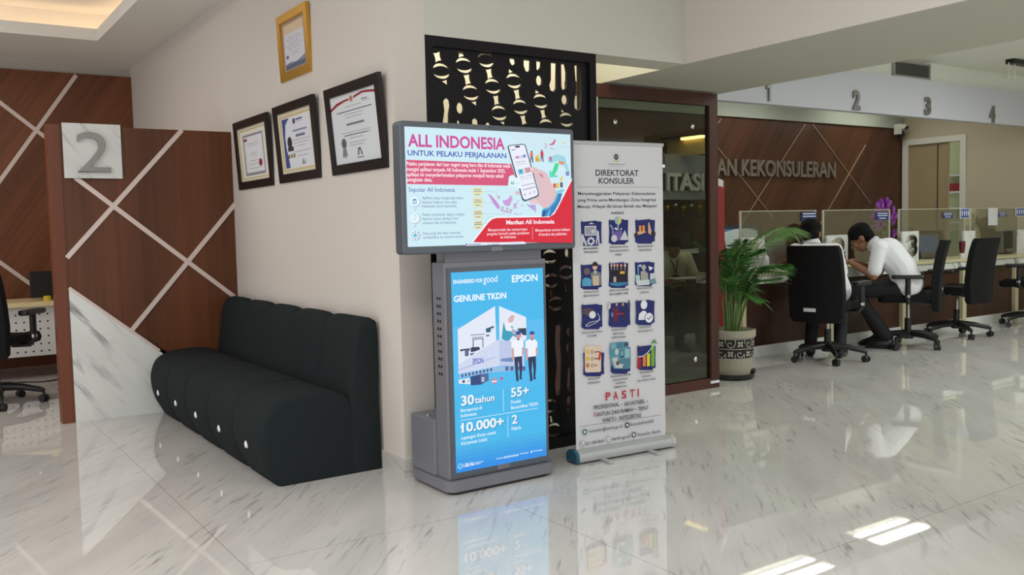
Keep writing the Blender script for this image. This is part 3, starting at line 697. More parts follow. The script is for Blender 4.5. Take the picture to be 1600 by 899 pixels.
P([(.48+.035*math.cos(k*.5), .83+.05*math.sin(k*.5)) for k in range(13)], (60, 66, 100)); R4(B, .53, .835, .72, .86, (90, 96, 130)); lines4(B, [(.62, .81, .16), (.64, .52, .5), (.64, .47, .44), (.64, .42, .24), (.64, .33, .5), (.64, .26, .3)], GREY); R4(B, .42, .66, .82, .69, (140, 146, 170)); R4(B, .5, .57, .76, .61, (110, 116, 150)); P([(.6, .12), (.64, .22), (.68, .14), (.72, .2), (.7, .12)], GREY); obj('certificate', B.mb, t)
t, B = wall_frame('certificate_frame', 'small black framed certificate with red seal, leftmost of the three', [(362, 192), (415, 177), (427, 290), (374, 297)], M_BLACKF, .052, .04, .012, M_MATB)
P = lambda pts, c: B.poly([W4(B, *p) for p in pts], c, True)
R4(B, .05, .05, .97, .95, (180, 150, 76)); R4(B, .07, .06, .96, .935, (226, 222, 210)); R4(B, .18, .1, .86, .86, (146, 142, 156)); R4(B, .22, .15, .83, .82, (224, 226, 232)); R4(B, .22, .74, .32, .79, (150, 40, 52))
lines4(B, [(.5, .68, .4), (.5, .64, .3), (.52, .5, .24), (.52, .46, .2), (.52, .36, .3), (.52, .3, .36), (.52, .22, .4)], GREY); P([(.72+.055*math.cos(k*.5), .31+.07*math.sin(k*.5)) for k in range(13)], (150, 34, 46)); obj('certificate', B.mb, t)

# ================================================================== KIOSK
def rounded_rect(x0, x1, z0, z1, r, n=5):
    pts = []
    for cx, cz, a0 in ((x1-r, z1-r, 0), (x0+r, z1-r, PI/2), (x0+r, z0+r, PI), (x1-r, z0+r, 1.5*PI)):
        for k in range(n+1): a = a0+PI/2*k/n; pts.append((cx+r*math.cos(a), cz+r*math.sin(a)))
    return pts
kt = thing('display_kiosk', 'grey freestanding kiosk with landscape screen above a blue portrait screen', 'kiosk', (2.33, 3.72, 0))
b = MB(); fp = rounded_rect(2.022, 2.632, 3.548, 3.935, .045)
b.rings([[(x, y, z) for x, y in fp] for z in (.016, .066)], M_GREY); obj('base', b, kt, smooth=True, angle=30)
b = MB(); fp = rounded_rect(2.05, 2.605, 3.57, 3.91, .03); b.rings([[(x, y, z) for x, y in fp] for z in (0, .016)], M_BLACK); obj('foot', b, kt)
YK = 3.578
b = MB(); b.box((2.028, YK+.11, .066), (2.606, 3.925, .335), M_GREY, bev=.008); obj('rear_housing', b, kt)
b = MB(); b.lathe([(.001, .335), (.011, .335), (.011, .341), (.001, .341)], (2.06, 3.80, 0), M_CHROME, 12); obj('lock', b, kt)
b = MB(); b.box((2.040, YK, .066), (2.612, YK+.115, 1.075), M_GREY, bev=.006); kb = obj('screen_column', b, kt)
b = MB()
for k in range(11):
    for j in range(2):
        z = .56+.035*k; b.rings([[(2.0405-q*.001, YK+.045+.022*j+r*math.cos(a*PI/5), z+r*math.sin(a*PI/5)) for a in range(10)] for q, r in ((0, .008), (1, .008))], M_BLACK)
obj('speaker_holes', b, kb)
b = MB(); b.box((2.06, YK+.02, 1.06), (2.60, YK+.10, 1.16), M_GREY); obj('neck', b, kt)
b = MB(); b.box((2.12, 3.72, .33), (2.20, 3.76, 1.1), M_BLACK); obj('rear_strut', b, kt)
YM = 3.556
b = MB(); rr = rounded_rect(1.826, 2.786, 1.119, 1.706, .018)
b.rings([[(x, y, z) for x, z in rr] for y in (YM+.07, YM+.006)] + [[(x, YM, z) for x, z in rounded_rect(1.832, 2.780, 1.125, 1.700, .014)]], M_GREYD); obj('monitor_housing', b, kt, smooth=True, angle=30)
b = MB(); b.box((2.285, YM-.002, 1.122), (2.345, YM, 1.142), M_GREY); obj('badge', b, kt)
b = MB(); b.ell((2.29, YM, 1.694), (.004, .002, .004), M_BLACK, 8, 6); b.ell((2.31, YM, 1.693), (.003, .002, .003), M_BLACK, 8, 6); obj('webcam', b, kt)
b = MB(); p = on(702, 424, 1, YK); b.box((2.052, YK-.006, .072), (2.604, YK, 1.05), M_GREYD); obj('portrait_bezel', b, kt)
b = MB(); b.box((2.30, YK-.008, .078), (2.37, YK-.006, .1), M_GREY); obj('badge', b, kt)

# --- upper screen content
S = MB(); u0, u1, z0, z1 = 1.849, 2.762, 1.154, 1.680
S.box((u0, YM-.0015, z0), (u1, YM, z1), scr((206, 232, 242)))
B = Board((0, YM-.0015, 0), (1, 0, 0), (0, 0, 1), (0, -1, 0), 'lit', S); B.win(610, 180, 4.0867)
B.poly([(u0, z0), (u1, z0), (u1, z0+.34), (u0+.5, z1), (u0, z1)], (207, 236, 246), True)
PINK, BLUE, RED = (206, 78, 152), (66, 92, 182), (216, 38, 58)
B.text('ALL INDONESIA', (112, 196), (731, 221), 75, PINK, .028)
B.text('UNTUK PELAKU PERJALANAN', (110, 254), (740, 278), 33, BLUE, .02)
B.poly([(100, 285), (772, 312), (798, 395), (756, 392), (750, 451), (106, 440)], (214, 88, 124))
for s, a, c in (('Pelaku perjalanan dari luar negeri yang baru tiba di Indonesia wajib', (103, 318), (766, 338)), ('mengisi aplikasi terpadu All Indonesia mulai 1 September 2025,', (103, 353), (735, 370)), ('aplikasi ini menyederhanakan pelaporan menjadi hanya sekali', (105, 388), (722, 401)), ('pengisian data.', (105, 422), (268, 425))):
    B.text(s, a, c, 24, (255, 240, 246), .016)
B.text('Seputar All Indonesia', (116, 487), (412, 492), 27, (92, 116, 178), .008)
for i, cy in enumerate((552, 660, 768)):
    B.disc((159, cy+2), 33, (152, 178, 196)); B.disc((156, cy), 31, (232, 246, 252))
    if i == 0: B.rect((140, 538), (168, 568), (132, 190, 220)); B.rect((144, 536), (164, 542), (90, 110, 140)); B.rect((145, 548), (163, 560), (206, 232, 244))
    if i == 1: B.ring((158, cy), 20, 2, (214, 232, 240)); B.disc((158, cy), 18, (232, 246, 252)); B.rect((151, 640), (158, 646), (120, 140, 150)); B.rect((149, 662), (155, 668), (120, 140, 150)); B.line([(158, 660), (168, 650)], .0012, (140, 160, 170))
    if i == 2:
        B.disc((157, cy), 12, (80, 196, 214))
        for k in range(8): a = k*PI/4; B.disc((157+22*math.cos(a), cy+22*math.sin(a)), 4, (70, 84, 120))
    if i < 2: B.rect((149, cy+42), (165, cy+45), (150, 170, 180)); B.rect((149, cy+52), (165, cy+55), (150, 170, 180))
for s, a, c in (('Aplikasi yang mengintegrasikan', (200, 536), (463, 537)), ('layanan imigrasi, bea cukai,', (201, 563), (426, 564)), ('kesehatan serta karantina', (201, 589), (420, 589)), ('Pelaku perjalanan dapat mengisi', (203, 643), (470, 642)), ('laporan secara daring 3 hari', (204, 669), (433, 668)), ('sebelum tiba di Indonesia', (204, 696), (417, 694)), ('Data yang diisi akan otomatis', (206, 764), (448, 758)), ('terdistribusi ke instansi terkait.', (207, 789), (466, 783))):
    B.text(s, a, c, 17, (104, 132, 162), .004)
for x0, y0, x1, y1 in ((523, 462, 585, 518), (523, 528, 588, 588), (526, 603, 588, 662), (529, 672, 588, 730)):
    B.rect((x0, y0), (x1, y1), (224, 226, 190)); m = (x0+x1)/2
    for k, wd in ((.25, 20), (.45, 26), (.8, 14)): B.rect((m-wd, y0+(y1-y0)*k-2), (m+wd, y0+(y1-y0)*k+3), (150, 152, 130))
for q in ([(585, 490), (665, 490), (678, 500), (678, 520)], [(588, 559), (650, 561)], [(588, 632), (735, 632)], [(588, 692), (606, 690), (612, 660), (625, 652), (745, 648), (757, 640), (757, 625)]): B.line(q, .0011, (150, 168, 172))
LIL = (196, 146, 208)
B.poly([(617, 501), (640, 513), (672, 548), (694, 580), (696, 600), (682, 599), (655, 566), (635, 530)], LIL); B.poly([(694, 604), (716, 606), (742, 614), (772, 624), (770, 628), (735, 621), (700, 611)], LIL)
B.poly([(714, 541), (727, 545), (745, 538), (758, 522), (763, 513), (772, 515), (770, 528), (779, 535), (766, 556), (762, 577), (745, 582), (727, 576), (717, 562)], (204, 158, 216))
B.poly([(784, 560), (790, 562), (790, 572), (806, 558), (812, 561), (796, 577), (808, 596), (801, 597), (791, 582), (788, 601), (781, 600), (785, 580)], LIL); B.poly([(868, 566), (885, 575), (905, 571), (926, 580), (925, 626), (917, 613), (900, 601), (884, 588), (872, 580)], (186, 164, 222))
for c in ((787, 626), (800, 632), (820, 628), (806, 545), (830, 575)): B.rect(c, (c[0]+14, c[1]+4), LIL)
for c in ((688, 526), (712, 593), (743, 600), (766, 610)): B.disc(c, 7, (150, 70, 110), 9); B.disc(c, 4, (236, 240, 246), 5)
# small travel pictures in the upper right corner
def mini(x, y, top, leg, s=1): B.disc((x, y-34*s), 6*s, (120, 84, 76)); B.poly([(x-9*s, y-28*s), (x+9*s, y-28*s), (x+11*s, y), (x-10*s, y)], top); B.poly([(x-7*s, y), (x+9*s, y), (x+12*s, y+38*s), (x+5*s, y+38*s), (x, y+8*s), (x-6*s, y+36*s), (x-10*s, y+36*s)], leg)
mini(897, 268, (220, 120, 120), (90, 110, 140)); mini(963, 262, (214, 60, 90), (110, 110, 120)); B.poly([(922, 262), (940, 255), (948, 290), (938, 300), (920, 290)], (230, 190, 70)); B.rect((923, 275), (946, 298), (220, 160, 70))
B.poly([(1008, 188), (1030, 180), (1046, 150), (1050, 165), (1040, 188), (1018, 194)], (214, 76, 116)); 
for c in ((985, 185), (992, 195), (1020, 212), (1036, 216), (985, 208)): B.disc(c, 4, (190, 110, 160))
B.poly([(1005, 270), (1060, 250), (1110, 265), (1118, 300), (1135, 350), (1125, 390), (1112, 380), (1118, 350), (1095, 305), (1060, 290), (1020, 310), (1000, 300)], (158, 214, 226))
B.poly([(1048, 305), (1072, 312), (1062, 350), (1040, 388), (1020, 385), (1035, 345)], (70, 218, 150)); B.poly([(1068, 292), (1106, 300), (1100, 320), (1072, 312)], (222, 150, 110)); B.poly([(1008, 360), (1022, 355), (1022, 388), (1060, 384), (1062, 396), (1012, 398)], (90, 214, 200)); B.poly([(1008, 270), (1022, 262), (1026, 290), (1014, 298)], (200, 100, 150)); B.poly([(1112, 365), (1136, 358), (1138, 385), (1118, 390)], (130, 140, 196))
for x, y, h, c in ((1043, 467, 30, (210, 86, 90)), (1062, 468, 34, (226, 196, 80)), (1087, 462, 32, (96, 96, 110))): B.rect((x-9, y-h), (x+9, y), c)
B.poly([(1076, 410), (1088, 388), (1096, 392), (1090, 425), (1078, 425)], (232, 206, 120)); B.poly([(1040, 490), (1090, 472), (1110, 480), (1060, 520), (1045, 512)], (140, 206, 222))
B.poly([(1092, 187), (1104, 164), (1116, 187)], (222, 216, 170)); B.rect((1076, 202), (1136, 206), (170, 190, 190))
# red field, phone and hand
B.poly([(1148, 408), (1160, 419), (u1, z0)] if False else [(1154, 412), (1159.5, 815), (523, 812), (560, 765), (622, 684), (645, 664), (672, 656), (1008, 651), (1040, 632), (1062, 596)], RED)
B.poly([(1154, 402), (1154, 414), (1062, 597), (1040, 633), (1008, 652), (672, 657), (645, 665), (622, 685), (524, 812), (512, 812), (612, 682), (640, 656), (670, 648), (1004, 643), (1032, 626), (1054, 590)], (240, 246, 250))
B.poly([(1056, 502), (1092, 500), (1080, 545), (1046, 610), (1018, 645), (960, 650), (962, 612), (975, 594), (1005, 588), (1040, 548)], (52, 128, 188)); B.poly([(1056, 502), (1070, 501), (1050, 556), (1010, 598), (972, 610), (975, 594), (1005, 588), (1040, 548)], (92, 176, 212)); B.poly([(975, 612), (985, 608), (978, 648), (962, 649)], (40, 70, 150)); B.poly([(1010, 606), (1018, 600), (1004, 645), (992, 647)], (130, 190, 224))
SK = (222, 190, 196)
B.poly([(792, 488), (812, 484), (826, 492), (824, 508), (800, 510), (790, 502)], SK)
B.poly([(890, 360), (925, 345), (962, 352), (992, 370), (1010, 405), (1022, 440), (1046, 470), (1056, 505), (1040, 548), (1005, 588), (978, 596), (962, 588), (946, 568), (918, 572), (890, 562), (876, 548), (905, 536), (938, 515), (946, 500), (930, 440), (912, 385)], SK)
ph = [(742, 208), (748, 194), (838, 184), (856, 190), (862, 206), (943, 498), (942, 514), (930, 524), (856, 552), (842, 548), (834, 536)]
B.poly(ph, (58, 84, 102)); B.poly([(750, 205), (756, 198), (838, 190), (851, 194), (856, 208), (936, 496), (934, 510), (924, 517), (860, 541), (848, 538), (840, 528)], (236, 238, 250))
B.poly([(790, 198), (819, 196), (821, 207), (793, 209)], (30, 34, 40))
for q, c in (([(785, 268), (856, 252), (861, 274), (790, 282)], (206, 212, 240)), ([(795, 264), (812, 262), (814, 276), (798, 278)], (224, 120, 140)), ([(840, 254), (856, 252), (860, 268), (844, 271)], (110, 130, 200)), ([(792, 300), (858, 292), (860, 298), (794, 306)], (190, 196, 214)), ([(794, 316), (862, 306), (864, 312), (796, 322)], (206, 212, 226)), ([(806, 348), (840, 343), (848, 376), (815, 382)], (120, 200, 216)), ([(848, 340), (882, 332), (890, 364), (857, 372)], (206, 150, 170)), ([(816, 352), (830, 350), (834, 366), (820, 368)], (60, 150, 180)), ([(820, 396), (850, 390), (852, 395), (822, 401)], (190, 196, 214)), ([(862, 386), (894, 380), (896, 385), (864, 391)], (190, 196, 214)), ([(824, 412), (900, 396), (902, 400), (826, 416)], (206, 210, 224)), ([(832, 450), (912, 432), (914, 437), (834, 455)], (170, 176, 196)), ([(838, 476), (920, 456), (922, 461), (840, 481)], (150, 158, 180)), ([(848, 506), (856, 504), (858, 512), (850, 514)], (120, 130, 150)), ([(880, 498), (888, 496), (890, 503), (882, 505)], (120, 130, 150)), ([(908, 488), (916, 486), (918, 493), (910, 495)], (120, 130, 150)), ([(766, 222), (790, 219), (791, 224), (768, 227)], (120, 130, 150))): B.poly(q, c)
B.poly([(884, 338), (905, 330), (940, 346), (956, 362), (958, 380), (930, 376), (890, 366)], SK); B.poly([(886, 340), (900, 336), (908, 348), (892, 356)], (236, 206, 208))
B.poly([(940, 372), (962, 378), (972, 404), (962, 400), (944, 380)], (190, 136, 150)); B.poly([(884, 552), (918, 541), (938, 556), (934, 570), (900, 566)], (232, 204, 208))
B.poly([(752, 398), (760, 386), (782, 383), (790, 400), (822, 402), (824, 452), (820, 470), (756, 452)], (226, 246, 250)); B.text('All', (760, 443), (783, 444), 20, (70, 140, 170), .02); B.rect((788, 436), (816, 441), (180, 214, 222))
B.text('Manfaat All Indonesia', (733, 696), (1040, 694), 26, (250, 240, 246), .024)
for s, a, c in (('Mempermudah dan mempercepat', (617, 741), (868, 737)), ('pengisian formulir pelaku perjalanan', (610, 766), (880, 761)), ('ke Indonesia.', (696, 788), (797, 785)), ('Memperlancar antrean ketibaan', (919, 743), (1139, 739)), ('di bandara dan pelabuhan.', (940, 770), (1121, 766))): B.text(s, a, c, 17, (250, 226, 234), .012)
for k in range(9): B.rect((898, 716+k*9), (902, 721+k*9), (240, 196, 204))
B.poly([(472, 819), (845, 808), (856, 816), (858, 823), (472, 835)], (226, 236, 248)); B.rect((473, 820), (485, 832), (150, 120, 200))
for x, wd in ((492, 78), (612, 20), (636, 50), (750, 60)): B.rect((x, 824), (x+wd, 828), (150, 160, 190))
obj('landscape_screen', S, kt, label='lit landscape screen with a travel notice on pale blue and red', recalc=False)

# --- lower screen content
S = MB(); p0, p1 = on(702, 424, 1, YK-.0075), on(857, 713, 1, YK-.0075); u0, u1, z0, z1 = 2.073, 2.590, .100, 1.030
S.box((u0, YK-.0075, z0), (u1, YK-.006, z1), scr((70, 182, 236)))
B = Board((0, YK-.0075, 0), (1, 0, 0), (0, 0, 1), (0, -1, 0), 'lit', S)
B.poly([(u0, z0), (u1, z0), (u1, z1), (u0, z1)], (72, 184, 236), True)
for k in range(6): B.poly([(u0, z0+.02*k), (u1, z0+.02*k), (u1, z0+.02*(k+1)), (u0, z0+.02*(k+1))], (50+4*k, 142+7*k, 230), True)
for k in range(8): a = z0+.36+.04*k; B.poly([(u0, a), (u1, a), (u1, a+.04), (u0, a+.04)], (78+2*k, 190-abs(k-4), 238), True)
WH = (250, 252, 255)
B.win(620, 380, 3.746)
B.text('ENGINEERED FOR', (330, 238), (500, 229), 21, WH, .02); B.text('good', (506, 233), (588, 225), 40, WH, .0); B.text('EPSON', (673, 229), (823, 220), 39, WH, .02); B.text('GENUINE TKDN', (333, 345), (640, 323), 35, WH, .026)
B.win(700, 470, 6.42)
WP, WG = (226, 232, 246), (196, 206, 230)
B.poly([(95, 288), (470, 55), (482, 400), (103, 645)], WP); B.poly([(510, 55), (782, 165), (786, 380), (700, 470), (515, 400)], WP)
B.poly([(555, 215), (585, 300), (640, 250), (665, 300), (720, 300), (700, 380), (650, 350), (600, 415), (535, 382)], (60, 158, 186)); B.poly([(595, 180), (630, 130), (668, 140), (665, 200), (620, 265), (585, 240)], (240, 240, 248)); B.poly([(600, 185), (630, 142), (668, 148), (655, 205), (625, 225), (600, 215)], (214, 178, 184)); B.poly([(560, 230), (620, 262), (690, 300), (640, 310), (580, 300)], (236, 238, 248)); B.poly([(635, 280), (690, 300), (750, 370), (640, 330)], (170, 176, 196)); B.poly([(690, 280), (782, 275), (784, 350), (750, 345)], (50, 66, 90))
for q, c in (([(120, 490), (165, 484), (215, 478), (218, 500), (120, 512)], (50, 60, 88)), ([(120, 510), (165, 500), (168, 560), (122, 572)], (222, 228, 242)), ([(166, 495), (205, 490), (205, 555), (168, 560)], (90, 104, 140)), ([(225, 470), (310, 462), (320, 490), (240, 520), (225, 512)], (50, 60, 88)), ([(212, 520), (288, 506), (240, 545), (212, 552)], (226, 232, 246)), ([(222, 530), (268, 520), (240, 545), (222, 550)], (60, 72, 100)), ([(245, 385), (352, 376), (352, 384), (245, 393)], (52, 66, 96)), ([(245, 385), (254, 385), (254, 470), (245, 470)], (52, 66, 96)), ([(344, 378), (352, 378), (352, 470), (344, 470)], (52, 66, 96)), ([(225, 340), (365, 330), (365, 342), (225, 352)], (150, 162, 186)), ([(236, 368), (352, 358), (352, 368), (236, 378)], (140, 150, 176)), ([(375, 282), (455, 252), (458, 270), (425, 290), (425, 315), (380, 320)], (46, 92, 116)), ([(426, 282), (460, 272), (460, 298), (426, 302)], (214, 222, 240)), ([(378, 345), (410, 340), (410, 356), (378, 360)], (90, 104, 134))): B.poly(q, c)
B.poly([(100, 642), (480, 400), (512, 392), (515, 655), (470, 662), (100, 738)], (206, 216, 240)); B.poly([(512, 392), (630, 408), (690, 470), (762, 540), (764, 650), (515, 655)], (188, 200, 230)); B.poly([(100, 690), (470, 560), (470, 572), (100, 705)], (180, 192, 222)); B.poly([(525, 585), (640, 568), (650, 615), (525, 608)], (112, 140, 190)); B.line([(380, 540), (384, 670)], .0012, (170, 182, 214))
B.text('EPSON', (246, 640), (352, 622), 52, (72, 84, 190), .02)
B.poly([(110, 742), (470, 664), (760, 652), (790, 680), (640, 705), (420, 720), (110, 778)], (150, 190, 226))
for k in range(9): x = 130+36*k; B.poly([(x, 740-7.5*k), (x+20, 736-7.5*k), (x+20, 765-7.5*k), (x, 770-7.5*k)], (66, 92, 140))
for x in (570, 620, 680, 740): B.rect((x, 662), (x+34, 700), (86, 100, 150))
B.poly([(102, 792), (215, 775), (220, 838), (104, 832)], (226, 232, 244)); B.rect((140, 800), (165, 822), (50, 56, 80)); B.rect((190, 800), (208, 812), (150, 160, 190)); B.poly([(220, 762), (300, 742), (395, 726), (405, 795), (330, 842), (225, 850)], (50, 72, 124)); B.poly([(320, 735), (400, 728), (404, 800), (345, 830), (325, 830)], (84, 104, 150)); B.rect((330, 770), (360, 785), (190, 206, 230)); B.rect((330, 795), (360, 808), (190, 206, 230))
B.disc((460, 800), 30, (150, 160, 190), 34); B.poly([(430, 800), (490, 793), (488, 815), (445, 832)], (222, 80, 96)); B.poly([(432, 806), (488, 799), (486, 812), (440, 822)], (240, 240, 246)); B.poly([(520, 775), (530, 768), (545, 770), (540, 790), (530, 803)], (214, 50, 80))
def worker(x, face, sgn):
    B.poly([(x-42, 560), (x+36, 552), (x+40, 660), (x+32, 770), (x+42, 785), (x+12, 790), (x+14, 690), (x, 600), (x-5, 700), (x+5, 800), (x-20, 812), (x-22, 780), (x-36, 650)], (44, 54, 88))
    B.poly([(x-68, 405), (x-20, 384), (x+16, 382), (x+52, 412), (x+52, 470), (x+36, 468), (x+36, 556), (x-42, 566), (x-44, 475), (x-70, 480)], (238, 242, 250))
    B.poly([(x-68, 478), (x-50, 476), (x-44, 560), (x-46, 598), (x-60, 596), (x-64, 540)], (214, 160, 160)); B.poly([(x+36, 470), (x+54, 468), (x+58, 520), (x+40, 555), (x+36, 540)], (214, 160, 160))
    B.disc((x, 355), 22, (206, 150, 146), 30); B.poly([(x-26, 340), (x-22, 312), (x, 304), (x+20, 312), (x+24, 332), (x+24+12*sgn, 338), (x-26+12*sgn, 342)], (50, 74, 160)); B.poly([(x-20, 384), (x+16, 382), (x, 400)], (60, 74, 110))
worker(700, 0, 1); worker(838, 0, -1)
B.win(620, 590, 4.282)
def twin(s, a, c, h, bold): B.text(s, (a[0]+5, a[1]+4), (c[0]+5, c[1]+4), h, (58, 128, 176), bold); B.text(s, a, c, h, (234, 244, 250), bold)
twin('30', (427, 188), (514, 176), 62, .03); twin('tahun', (519, 172), (650, 153), 42, .02); B.text('Beroperasi di', (424, 231), (565, 212), 22, WH, .004); B.text('Indonesia', (424, 266), (530, 252), 22, WH, .004)
twin('55+', (760, 132), (880, 112), 58, .024); B.text('Produk', (760, 176), (828, 166), 22, WH, .004); B.text('Bersertifikat TKDN', (760, 212), (940, 186), 22, WH, .004)
twin('10.000+', (430, 368), (712, 320), 60, .03); B.text('Lapangan Kerja untuk', (427, 416), (660, 376), 22, WH, .004); B.text('Karyawan Lokal', (428, 452), (598, 422), 22, WH, .004)
B.poly([(429, 322), (445, 316), (445, 328), (421, 338), (421, 328)], (234, 244, 250))
twin('2', (765, 310), (803, 304), 56, .02); B.text('Pabrik', (764, 353), (828, 344), 22, WH, .004)
B.line([(707, 80), (710, 226)], .0018, WH); B.line([(422, 288), (940, 204)], .0018, WH); B.line([(737, 255), (740, 398)], .0018, WH)
B.disc((419, 593), 17, (130, 208, 250), 20); B.disc((419, 592), 8, (70, 150, 230), 10); B.text('1-500-766', (440, 600), (510, 588), 24, WH, .02)
for x, y, wd in ((514, 568, 60), (514, 578, 40), (660, 541, 44), (818, 508, 58), (908, 490, 62)): B.poly([(x, y), (x+wd, y-wd*.16), (x+wd, y-wd*.16+5), (x, y+5)], (206, 230, 250))
for k in range(6): B.disc((716+17*k, 533-3*k), 7, (190, 220, 250), 8)
B.disc((895, 496), 7, (190, 220, 250), 8)
obj('portrait_screen', S, kt, label='lit blue portrait screen with white lettering', recalc=False)

# ================================================================== ROLL-UP BANNER
d = Vector((math.cos(-.07), math.sin(-.07), 0)); n_ = Vector((d.y, -d.x, 0)); P0 = Vector((2.80, 3.665, 0))
bt = thing('rollup_banner', 'white roll-up banner headed DIREKTORAT KONSULER beside the kiosk', 'banner', P0+d*.31)
X = lambda u, v, w_: P0 + d*u + Vector((0, 0, v)) + n_*w_
B = Board(P0, d, (0, 0, 1), n_, 'print')
B.win(0, 0, 1); ul = (B.uv((894.5, 240))[0]+B.uv((898, 700))[0])/2; ur = (B.uv((1035, 240))[0]+B.uv((1040, 680))[0])/2; vt = B.uv((965, 226))[1]
S = MB(); S.box((ul, .07, -.0015), (ur, vt, 0), M_BANNER, X); B.mb = S
NAVY, TX = (36, 44, 108), (64, 62, 72)
B.win(890, 225, 7.49)
B.disc((545, 150), 44, (190, 182, 160), 60); B.disc((545, 150), 38, (226, 226, 226), 54); B.disc((544, 152), 28, (78, 80, 100), 38); B.disc((544, 150), 14, (120, 116, 110), 20); B.poly([(515, 195), (575, 195), (545, 214)], (196, 184, 120))
B.rect((446, 233), (648, 243), (120, 118, 116)); B.rect((480, 261), (618, 267), (150, 150, 150))
B.text('DIREKTORAT', (303, 370), (806, 377), 68, TX, .016); B.text('KONSULER', (340, 464), (754, 467), 66, TX, .016); B.rect((85, 503), (1058, 509), (110, 108, 110))
for s, a, c in (('Menyelenggarakan Pelayanan Kekonsuleran', (97, 597), (1003, 598)), ('yang Prima serta Membangun Zona Integritas', (93, 672), (1011, 672)), ('Menuju Wilayah Birokrasi Bersih dan Melayani', (93, 748), (1015, 745)), ('melalui:', (485, 823), (638, 820))): B.text(s, a, c, 36, TX, .01)
def blot(x0, y0, x1, y1):
    w_, h = x1-x0, y1-y0
    B.poly([(x0, y0+.05*h), (x0+.06*w_, y0+.04*h), (x0+.07*w_, y0-.03*h), (x0+.1*w_, y0+.05*h), (x0+.75*w_, y0), (x0+.78*w_, y0+.03*h), (x1, y0+.04*h), (x1-.02*w_, y0+.5*h), (x1, y0+.9*h), (x1-.13*w_, y0+.92*h), (x1-.17*w_, y1), (x0+.12*w_, y1), (x0+.11*w_, y0+.97*h), (x0, y0+.93*h), (x0+.03*w_, y0+.5*h)], NAVY)
B.win(890, 330, 6.42); LG = (206, 208, 216); SKN = (222, 170, 130)
for q in ((110, 95, 320, 350), (390, 80, 587, 336), (655, 80, 855, 328), (108, 530, 320, 787), (390, 512, 587, 772), (652, 505, 850, 755)): blot(*q)
B.rect((148, 150), (266, 245), LG); B.rect((158, 160), (256, 235), (160, 160, 170)); B.disc((232, 205), 18, LG); B.poly([(188, 132), (215, 112), (245, 130)], LG); B.disc((212, 302), 34, LG, 38); B.disc((212, 302), 18, NAVY, 20)
for k in range(8): a = k*PI/4; B.disc((212+34*math.cos(a), 302+36*math.sin(a)), 9, LG)
B.poly([(110, 250), (130, 225), (150, 280), (175, 340), (155, 345), (135, 300), (130, 345), (108, 340)], LG); B.poly([(270, 190), (290, 205), (300, 340), (285, 338), (280, 260), (270, 340), (260, 335), (268, 250)], LG); B.poly([(320, 190), (332, 170), (342, 230), (340, 340), (318, 335)], LG)
B.disc((483, 95), 34, (150, 182, 190), 40); B.poly([(483, 58), (505, 66), (516, 95), (500, 130), (483, 150)], (214, 202, 110)); B.poly([(475, 130), (490, 130), (488, 195), (480, 195)], (150, 182, 190)); B.poly([(440, 205), (525, 200), (520, 250), (490, 300), (470, 300), (445, 250)], (118, 92, 168)); B.disc((444, 275), 30, LG, 36); B.poly([(500, 290), (550, 190), (582, 270), (580, 290)], LG); B.poly([(396, 140), (412, 135), (436, 180), (436, 240), (424, 240), (424, 185)], (140, 160, 190)); B.poly([(440, 168), (470, 165), (480, 190), (460, 192)], LG); B.poly([(500, 188), (520, 164), (522, 180), (506, 196)], LG)
B.rect((692, 145), (750, 205), (226, 158, 84)); B.rect((714, 145), (728, 205), (150, 44, 40)); B.poly([(700, 140), (720, 150), (742, 136), (722, 145)], (170, 40, 40)); B.poly([(672, 208), (750, 200), (764, 212), (720, 230), (680, 240)], SKN); B.poly([(784, 120), (794, 112), (818, 205), (812, 240), (784, 220)], SKN); B.poly([(645, 225), (676, 215), (684, 242), (650, 275)], (50, 50, 60)); B.poly([(810, 215), (856, 205), (858, 250), (815, 245)], (50, 50, 60))
B.disc((170, 605), 32, (110, 98, 92), 36); B.poly([(122, 690), (150, 668), (195, 672), (216, 700), (216, 752), (122, 754)], (86, 162, 200)); B.disc((250, 560), 24, (224, 186, 160), 32); B.poly([(222, 540), (235, 512), (265, 510), (282, 535), (270, 552), (230, 552)], (58, 40, 40)); B.poly([(205, 625), (240, 600), (265, 600), (305, 620), (312, 740), (225, 745), (215, 690)], (130, 130, 134)); B.rect((228, 650), (290, 746), (206, 186, 160)); B.poly([(240, 600), (266, 600), (254, 640)], LG)
B.rect((398, 540), (580, 725), (48, 34, 44))
for x, c in ((415, (200, 170, 160)), (445, (196, 160, 150)), (474, (206, 150, 150)), (512, (210, 140, 130)), (550, (206, 196, 200))): B.disc((x, 545), 11, c, 18); B.poly([(x-14, 570), (x+14, 570), (x+11, 690), (x-11, 690)], (34, 32, 42)); B.poly([(x-4, 570), (x+4, 570), (x, 600)], LG)
B.rect((500, 605), (548, 628), (222, 176, 70)); B.poly([(395, 720), (578, 712), (575, 735), (480, 755), (405, 742)], (60, 130, 170)); B.rect((435, 660), (462, 712), (190, 180, 176))
B.poly([(655, 640), (700, 645), (700, 720), (660, 725)], (178, 206, 210)); B.disc((738, 565), 22, (180, 176, 170), 28); B.poly([(705, 610), (740, 590), (780, 625), (785, 695), (710, 700)], (166, 164, 158)); B.rect((668, 696), (796, 740), (206, 212, 216)); B.poly([(785, 550), (836, 570), (795, 600)], (226, 226, 232)); B.rect((800, 625), (850, 690), (206, 212, 216)); B.poly([(800, 690), (850, 668), (868, 725), (800, 728)], (110, 150, 156)); B.rect((672, 540), (690, 640), (110, 140, 170)); B.disc((702, 548), 14, (170, 200, 214))
